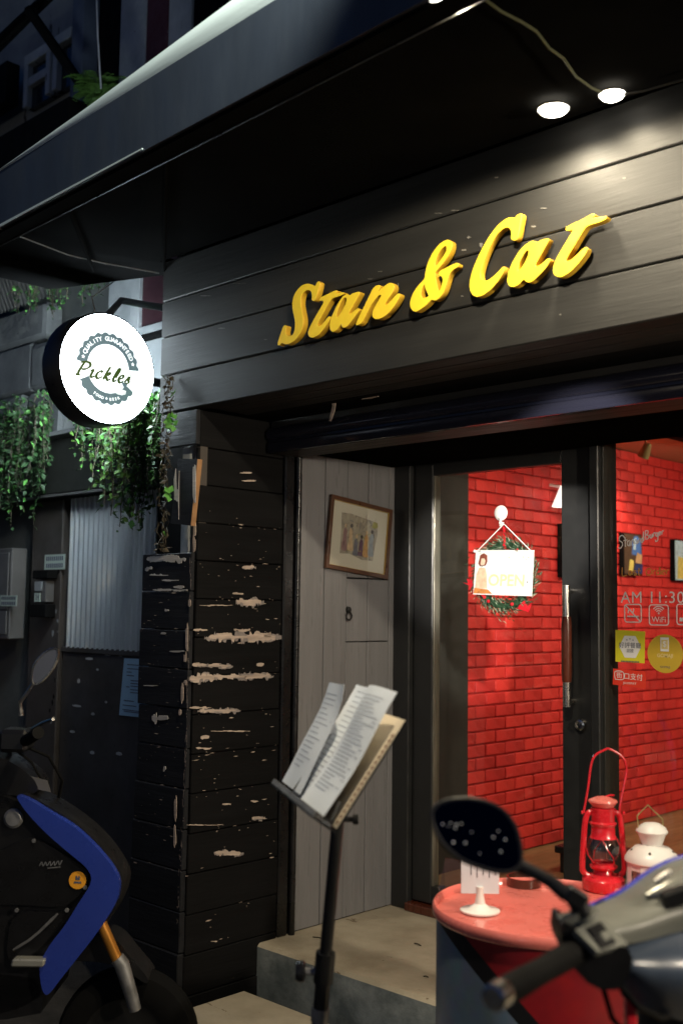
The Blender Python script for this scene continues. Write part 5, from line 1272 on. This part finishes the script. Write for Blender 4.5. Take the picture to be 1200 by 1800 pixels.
MB().tube([st0, at(935, 1532, 1.74), at(965, 1548, 1.73), at(995, 1572, 1.72)], [.013, .010, .0105, .013], 12).build('mirror_stem', m_black, gs)
MB().obox(at(1010, 1577, 1.72), (rh * .8 - ZA * .5).normalized(), fh, (rh * .5 + ZA * .8).normalized(), .018, .014, .014, .004).build('mirror_joint', m_black, gs, 30)
MB().tube([at(1012, 1582, 1.72), at(1026, 1612, 1.72)], [.015, .017], 12).build('mirror_base', m_black, gs)
MB().tube([at(1024, 1607, 1.715), at(1028, 1614, 1.715)], [.024, .024], 14).build('mirror_washer', m_greycowl, gs)
MB().tube([at(1090, 1735, 1.74), at(1120, 1770, 1.72), at(1160, 1790, 1.76), at(1200, 1780, 1.85)], .0055, 8).build('brake_hose', m_rubber, gs)
MB().tube([at(1060, 1738, 1.75), at(1075, 1790, 1.74), at(1110, 1830, 1.78), at(1160, 1840, 1.85)], .0045, 8).build('control_cable', m_rubber, gs)
# handlebar cowl
def shell(name, rows_px, m, parent=gs, thick=.004):
    import itertools
    R_ = [[at(*q) for q in r] for r in rows_px]
    def cr(p, u):
        n = len(p) - 1; i = min(int(u * n), n - 1); t = u * n - i
        a, b_, c_, d_ = p[max(i - 1, 0)], p[i], p[i + 1], p[min(i + 2, n)]
        return .5 * (2 * b_ + (c_ - a) * t + (2 * a - 5 * b_ + 4 * c_ - d_) * t * t + (3 * b_ - a - 3 * c_ + d_) * t ** 3)
    dense = [[cr(r, k / 18) for k in range(19)] for r in R_]
    out = [[cr([dense[j][k] for j in range(len(dense))], u / 14) for k in range(19)] for u in range(15)]
    o = MB().grid(out).build(name, m, parent, 50, thick=thick)
    return o, out
cow, cg = shell('handlebar_cowl', [
    [(1000, 1612, 1.80), (1045, 1590, 1.86), (1095, 1566, 1.92), (1150, 1527, 1.98), (1205, 1506, 2.02), (1290, 1498, 2.04), (1380, 1520, 2.04)],
    [(1004, 1622, 1.74), (1050, 1606, 1.78), (1105, 1590, 1.82), (1160, 1560, 1.86), (1215, 1540, 1.90), (1300, 1535, 1.92), (1390, 1560, 1.94)],
    [(1040, 1640, 1.70), (1080, 1632, 1.72), (1125, 1622, 1.75), (1175, 1605, 1.78), (1230, 1592, 1.80), (1310, 1590, 1.82), (1400, 1620, 1.84)],
    [(1075, 1662, 1.71), (1100, 1660, 1.73), (1140, 1652, 1.76), (1185, 1640, 1.79), (1240, 1632, 1.82), (1320, 1640, 1.84), (1405, 1670, 1.86)]], m_greycowl)
MB().tube([p + ZA * .001 for p in cg[0]], .0045, 8).build('cowl_rim', m_bluerim, cow)
low, lg = shell('lower_cowl', [
    [(1060, 1664, 1.74), (1100, 1660, 1.755), (1140, 1650, 1.775), (1185, 1638, 1.80), (1240, 1630, 1.83), (1320, 1638, 1.85), (1405, 1668, 1.87)],
    [(1085, 1700, 1.72), (1115, 1705, 1.72), (1150, 1710, 1.73), (1195, 1712, 1.74), (1250, 1716, 1.76), (1325, 1720, 1.80), (1400, 1740, 1.84)],
    [(1090, 1750, 1.78), (1120, 1765, 1.78), (1155, 1780, 1.78), (1200, 1795, 1.80), (1255, 1800, 1.82), (1325, 1800, 1.86), (1395, 1800, 1.90)]], m_bluegrey)
lens, _ = shell('instrument_lens', [
    [(1130, 1566, 1.845), (1155, 1548, 1.855), (1185, 1534, 1.87), (1225, 1528, 1.885), (1280, 1532, 1.90)],
    [(1134, 1572, 1.825), (1160, 1558, 1.83), (1190, 1548, 1.84), (1230, 1544, 1.855), (1285, 1552, 1.87)],
    [(1150, 1578, 1.82), (1170, 1574, 1.82), (1198, 1572, 1.825), (1235, 1574, 1.84), (1288, 1580, 1.855)]], m_silver, thick=.003)
MB().obox(at(1195, 1574, 1.80), (rh * .9 + ZA * .3).normalized(), -fh, (ZA * .9 - rh * .3).normalized(), .032, .012, .014, .004).build('gauge_bezel', m_black, gs, 30)
MB().tube([at(1150, 1552, 1.82), at(1165, 1540, 1.825), at(1178, 1533, 1.83)], .006, 8).build('gauge_trim', m_steel, gs)
# stem, leg shield, wheel and seat below
ctr = at(1190, 1660, 1.92)
MB().tube([ctr, ctr + fwd * .03 - ZA * .22], .06, 14).build('steering_column', m_black, gs)
ls = ctr + fwd * .06
side_ = bar.copy(); side_.z = 0; side_.normalize()
rows = []
for (f_, z_, wd_) in ((.02, .52, .10), (.10, .40, .18), (.14, .20, .21), (.10, .0, .19), (.02, -.06, .17)):
    rows.append([ls + fwd * (f_ - .10 * (t * t)) + side_ * (wd_ * t) + ZA * (z_ - ls.z) for t in (-1, -.6, -.2, .2, .6, 1)])
MB().grid(rows).build('leg_shield', m_bluegrey, gs, 60, thick=.012)
fl = ls - fwd * .28; fl.z = .0
MB().obox(fl, fwd, side_, ZA, .22, .16, .04, .015).build('floorboard', m_black, gs, 30)
se = ls - fwd * .78; se.z = .40
MB().obox(se, fwd, side_, ZA, .28, .13, .07, .03).build('seat', m_rubber, gs, 30)
bo = se - ZA * .25
MB().obox(bo, fwd, side_, ZA, .30, .12, .17, .04).build('rear_body', m_greycowl, gs, 30)
m_tyre = mat('worn tyre rubber', (.005, .005, .005), .9, spec=.1, var=.2)
def wheel(c, axle, R, parent, m_rim=m_greymetal):
    t_ = MB().lathe([(R * .62, -.045), (R * .8, -.055), (R * .95, -.045), (R, -.02), (R, .02), (R * .95, .045), (R * .8, .055), (R * .62, .045)], c, axle, 40).build('wheel', m_tyre, parent, 40)
    MB().lathe([(R * .63, -.04), (R * .55, -.03), (R * .2, -.035), (R * .12, -.05), (0, -.05)], c, axle, 40).build('rim', m_rim, t_)
    MB().lathe([(R * .63, .04), (R * .55, .03), (R * .2, .035), (R * .12, .05), (0, .05)], c, axle, 40).build('rim', m_rim, t_)
    return t_
wc1 = ls + fwd * .20; wc1.z = -.27 + .215; wheel(wc1, side_, .215, gs)
wc2 = ls - fwd * .98; wc2.z = -.27 + .215; wheel(wc2, side_, .215, gs)
MB().obox(at(1107, 1785, 1.79), rh, fh, ZA, .009, .01, .05, .003).build('red_cable_cover', m_red, gs, 30)

# ================================================================== BLUE SCOOTER (left)
bs = thing('blue_scooter', 'black and blue scooter parked at the left edge, front wheel towards the pillar', 'scooter', onZ(100, 1960, -.27))
BD = 3.5
def bp(x, y, dd=0.0): return at(x, y, BD + dd)
def slab(name, pts, d0, d1, m, parent=bs, it=2, bev=0.0):
    pts = chaikin(pts, it) if it else pts
    return MB().prism([bp(x, y, d0) for x, y in pts], fh * (d1 - d0)).build(name, m, parent, 40)
# blue boomerang side panel, on both sides
for d in (-.20, -.02):
    slab('side_fairing', [(26, 1396), (50, 1404), (88, 1428), (130, 1452), (168, 1487), (197, 1522), (211, 1548), (208, 1580), (190, 1612), (165, 1648), (135, 1686), (108, 1720), (84, 1752), (74, 1742), (68, 1696), (88, 1660), (114, 1628), (138, 1588), (158, 1558), (162, 1542), (152, 1524), (122, 1500), (80, 1464), (44, 1425)], d, d + .03, m_bluepaint)
inner = slab('inner_leg_shield', [(-60, 1400), (24, 1398), (90, 1466), (150, 1516), (164, 1540), (150, 1582), (96, 1666), (70, 1704), (76, 1760), (-60, 1800)], -.17, -.02, m_black)
slab('front_apron', [(34, 1390), (90, 1418), (140, 1452), (178, 1488), (206, 1528), (216, 1552), (209, 1588), (180, 1636), (160, 1640), (180, 1590), (188, 1550), (168, 1510), (120, 1465), (60, 1420)], -.168, -.022, m_black)
slab('glove_box', [(30, 1480), (60, 1470), (150, 1524), (158, 1545), (140, 1575), (112, 1596), (40, 1590), (-40, 1592), (-40, 1520)], -.185, -.171, m_jamb)
slab('lower_panel', [(20, 1600), (110, 1605), (140, 1590), (80, 1660), (40, 1690), (10, 1690)], -.18, -.171, m_jamb)
MB().lathe([(0, .012), (.022, .012), (.03, .006), (.03, 0)], bp(25, 1438, -.172), -fh, 20).build('ignition_lock', m_greymetal, bs)
sk = MB().lathe([(0, .002), (.0265, .002), (.0265, 0)], bp(137, 1547, -.186), -fh, 28).build('round_sticker', m_orange, bs)
pcn = bp(137, 1547, -.1885)
outline('sticker_emblem', [[(-.010, -.004), (.010, -.004), (.012, -.010), (-.012, -.010)]], (pcn, rh, ZA, -fh), .0006, m_print, sk)
outline('sticker_emblem', [[(-.006, .0), (.006, .0), (.007, .010), (.003, .014), (.001, .007), (-.001, .007), (-.003, .014), (-.007, .010)]], (pcn, rh, ZA, -fh), .0006, m_print, sk)
ribbon('script_badge', [[(-.035, -.004), (-.028, .008), (-.024, -.004), (-.016, .008), (-.012, -.003), (-.002, .010), (.0, -.003), (.010, .010), (.012, -.002), (.022, .012), (.026, .0), (.034, .014)], [(-.01, -.010), (.03, -.006)]], .003, bp(90, 1520, -.187), rh, ZA, m_greymetal, bs)
MB().obox(bp(52, 1690, -.20), rh, fh, (ZA + rh * .2).normalized(), .05, .02, .012, .005).build('floor_trim', m_silver, bs, 30)
slab('floorboard', [(-200, 1715), (60, 1712), (78, 1750), (70, 1790), (-200, 1800)], -.17, .17, m_black, it=1)
slab('headset_cowl', [(-60, 1335), (0, 1330), (30, 1345), (60, 1368), (70, 1392), (40, 1400), (20, 1398), (-60, 1390)], -.14, .0, m_black)
MB().prism([bp(x, y, -.135) for x, y in ((46, 1362), (84, 1372), (90, 1392), (52, 1384))], -fh * .004).build('document_window', m_tin, bs, 0)
for x, y in ((60, 1478), (150, 1560), (118, 1600), (30, 1600)):
    MB().lathe([(0, .003), (.006, .003), (.007, 0)], bp(x, y, -.186), -fh, 8).build('panel_bolt', m_greymetal, bs)
MB().tube([bp(40, 1310, -.08), bp(86, 1330, -.10), bp(110, 1372, -.06), bp(100, 1420, -.02)], .005, 6).build('brake_hose', m_rubber, bs)
MB().tube([bp(20, 1312, -.10), bp(56, 1340, -.14), bp(74, 1372, -.1), bp(60, 1400, -.05)], .004, 6).build('throttle_cable', m_rubber, bs)
slab('panel_gap', [(100, 1604), (104, 1608), (60, 1650), (24, 1672), (22, 1668), (58, 1646)], -.1872, -.1862, m_greymetal, it=1)
# fork, wheel, fender
slab('fender', [(120, 1690), (170, 1640), (205, 1650), (235, 1690), (262, 1720), (258, 1732), (215, 1700), (170, 1690)], -.15, -.03, m_black)
for d in (-.175, -.005):
    MB().tube([bp(178, 1622, d), bp(208, 1690, d)], .017, 14).build('fork_tube', m_gold, bs)
    MB().tube([bp(206, 1684, d), bp(214, 1694, d), bp(232, 1752, d), bp(238, 1775, d)], [.022, .024, .020, .018], 14).build('fork_leg', m_greymetal, bs)
wc = bp(226, 1800, -.09); wc.z = -.27 + .22
wheel(wc, fh, .22, bs, m_blackmetal)
wr_ = bp(-420, 1800); wr_.z = -.27 + .22
wheel(wr_, fh, .22, bs, m_blackmetal)
slab('seat', [(-460, 1390), (-200, 1420), (-110, 1480), (-120, 1520), (-460, 1500)], -.13, .13, m_rubber)
slab('rear_body', [(-470, 1502), (-120, 1522), (-100, 1600), (-140, 1712), (-470, 1640)], -.15, .15, m_bluepaint)
# handlebar, grip, lever, mirror
MB().tube([bp(-40, 1320, .25), bp(20, 1312, .0), bp(60, 1298, -.22)], .012, 12).build('handlebar', m_blackmetal, bs)
MB().tube([bp(46, 1302, -.16), bp(68, 1288, -.30)], .018, 14).build('grip', m_rubber, bs)
MB().tube([bp(58, 1282, -.18), bp(76, 1271, -.25), bp(94, 1264, -.30)], [.008, .007, .005], 8).build('brake_lever', m_steel, bs)
MB().obox(bp(30, 1300, -.10), rh, fh, ZA, .045, .05, .035, .012).build('switch_housing', m_black, bs, 30)
MB().tube([bp(38, 1258, -.10), bp(37, 1246, -.10), bp(36, 1235, -.10), bp(48, 1218, -.11), bp(60, 1200, -.12)], [.008, .006, .006, .006, .006], 8).build('mirror_stem', m_steel, bs)
mm = [(56, 1196), (58, 1176), (66, 1160), (80, 1146), (96, 1139), (103, 1142), (102, 1158), (92, 1178), (76, 1196), (62, 1204)]
mm = chaikin(mm, 1)
mp = [bp(x, y, -.12) for x, y in mm]; cen2 = sum(mp, Vector()) / len(mp)
rows = []
for sc_, of in ((1.0, 0), (1.0, .01), (.8, .028), (.4, .036), (.02, .038)):
    rr = [cen2 + (p - cen2) * sc_ + fh * of for p in mp]; rows.append(rr + [rr[0]])
mi2 = MB().grid(rows).build('mirror', m_black, bs, 60)
MB().tube(mp, .0045, 6, closed=True).build('mirror_rim', m_steel, mi2)
mn2 = (CAM - cen2).normalized()
MB().poly([cen2 + (p - cen2) * .94 - fh * .002 for p in mp]).build('mirror_glass', mat('mirror glass with painted sheen', (.17, .19, .25), .3, metal=.55, var=.05, rvar=.02), mi2, 0)  # pale colour stands in for street light reflected in the glass

# ================================================================== LAMPS ADDED BEYOND THE FRAME
# lantern added out of view to light the entrance from the right
wl2 = thing('added_lantern', 'added unseen lantern on the pillar at the right end of the shop front', 'lamp', (1.12, 2.45, 1.95))
c = Vector((1.10, 2.42, 1.92))
MB().tube([(1.4, 2.57, 2.0), (1.25, 2.45, 2.06), (1.10, 2.42, 2.06)], .012, 8).build('bracket', m_blackmetal, wl2)
MB().lathe([(0, .14), (.02, .13), (.085, .08), (.085, .072)], c, UP, 20).build('hood', m_blackmetal, wl2)
MB().lathe([(0, .03), (.03, .02), (.035, -.01), (.02, -.035), (0, -.04)], c, UP, 16).build('bulb', m_bulb, wl2)
spotlight('lamp_light', c - XA * .05 - ZA * .02, (-2.6, 3.3, .65), 250, (1.0, .86, .66), 100, .5, .06, wl2)
# spots added out of view to brighten the OPEN plate and canopy edge
def added_spot(label, p, tgt, power, ang, col, blend=.5):
    t = thing('added_spotlight', label, 'lamp', p)
    p = Vector(p); dd = (Vector(tgt) - p).normalized()
    MB().lathe([(0, -.06), (.03, -.06), (.042, .03), (.046, .05), (.042, .05)], p, dd, 18).build('lamp_head', m_blackmetal, t)
    MB().tube([p - dd * .05, p + ZA * .14], .008, 8).build('stem', m_blackmetal, t)
    spotlight('lamp_light', p + dd * .052, tgt, power, col, ang, blend, .025, t)
added_spot('added unseen spotlight under the canopy brightening the door plate', (-.55, 1.70, 2.12), onY(885, 972, DY), 800, 15, (1.0, .92, .80))
added_spot('added unseen spotlight above the canopy brightening its white top edge', (-1.1, 1.55, 3.45), (-2.6, 1.86, 2.9), 330, 60, (.88, 1.0, .93), .9)

# ================================================================== ACROSS THE STREET (behind the viewer; shows in panes and mirrors)
ac_ = thing('opposite_building', 'low dark building across the street with lit windows', 'building', (-1, -6.5, -.27))
MB().box((-13, -7.5, -.27), (10, -6.5, 3.6)).build('wall', m_upper, ac_, 0)
m_lit = emit('lit window', (.85, .92, 1.0), 1.6); m_litwarm = emit('warm lit window', (1.0, .82, .55), 1.4)
for x, z, w_, h_, m in ((-11.5, 1.2, .8, .7, m_lit), (-6.2, .9, .9, 1.5, m_litwarm), (-3.4, 1.1, 1.4, 1.1, m_lit), (-.4, .2, .9, 2.0, m_lit), (2.6, 1.0, 1.3, 1.2, m_litwarm), (5.6, 1.0, 1.0, 1.3, m_lit)):
    f_ = MB().box((x - .06, -6.5, z - .06), (x + w_ + .06, -6.46, z + h_ + .06)).build('window', m_blackmetal, ac_, 0)
    MB().box((x, -6.459, z), (x + w_ / 2 - .02, -6.45, z + h_)).build('pane', m, f_, 0); MB().box((x + w_ / 2 + .02, -6.459, z), (x + w_, -6.45, z + h_)).build('pane', m, f_, 0)

# ---- litter and dirt on the step
for lab, x, y, l_, a in (('dry twig on the step behind the music stand pole', 550, 1647, .05, .2), ('longer dry twig in the middle of the step', 728, 1658, .04, -.2), ('short dry twig near the red drum on the step', 744, 1716, .02, .1)):
    p = onZ(x, y, .002)
    tag(MB().tube([p, p + Vector((l_ * cos(a) * .5, l_ * sin(a) * .5, .003)), p + Vector((l_ * cos(a), l_ * sin(a), .001))], .0022, 5).build('twig', m_deadleaf), lab, 'twig', 'twigs on the step')
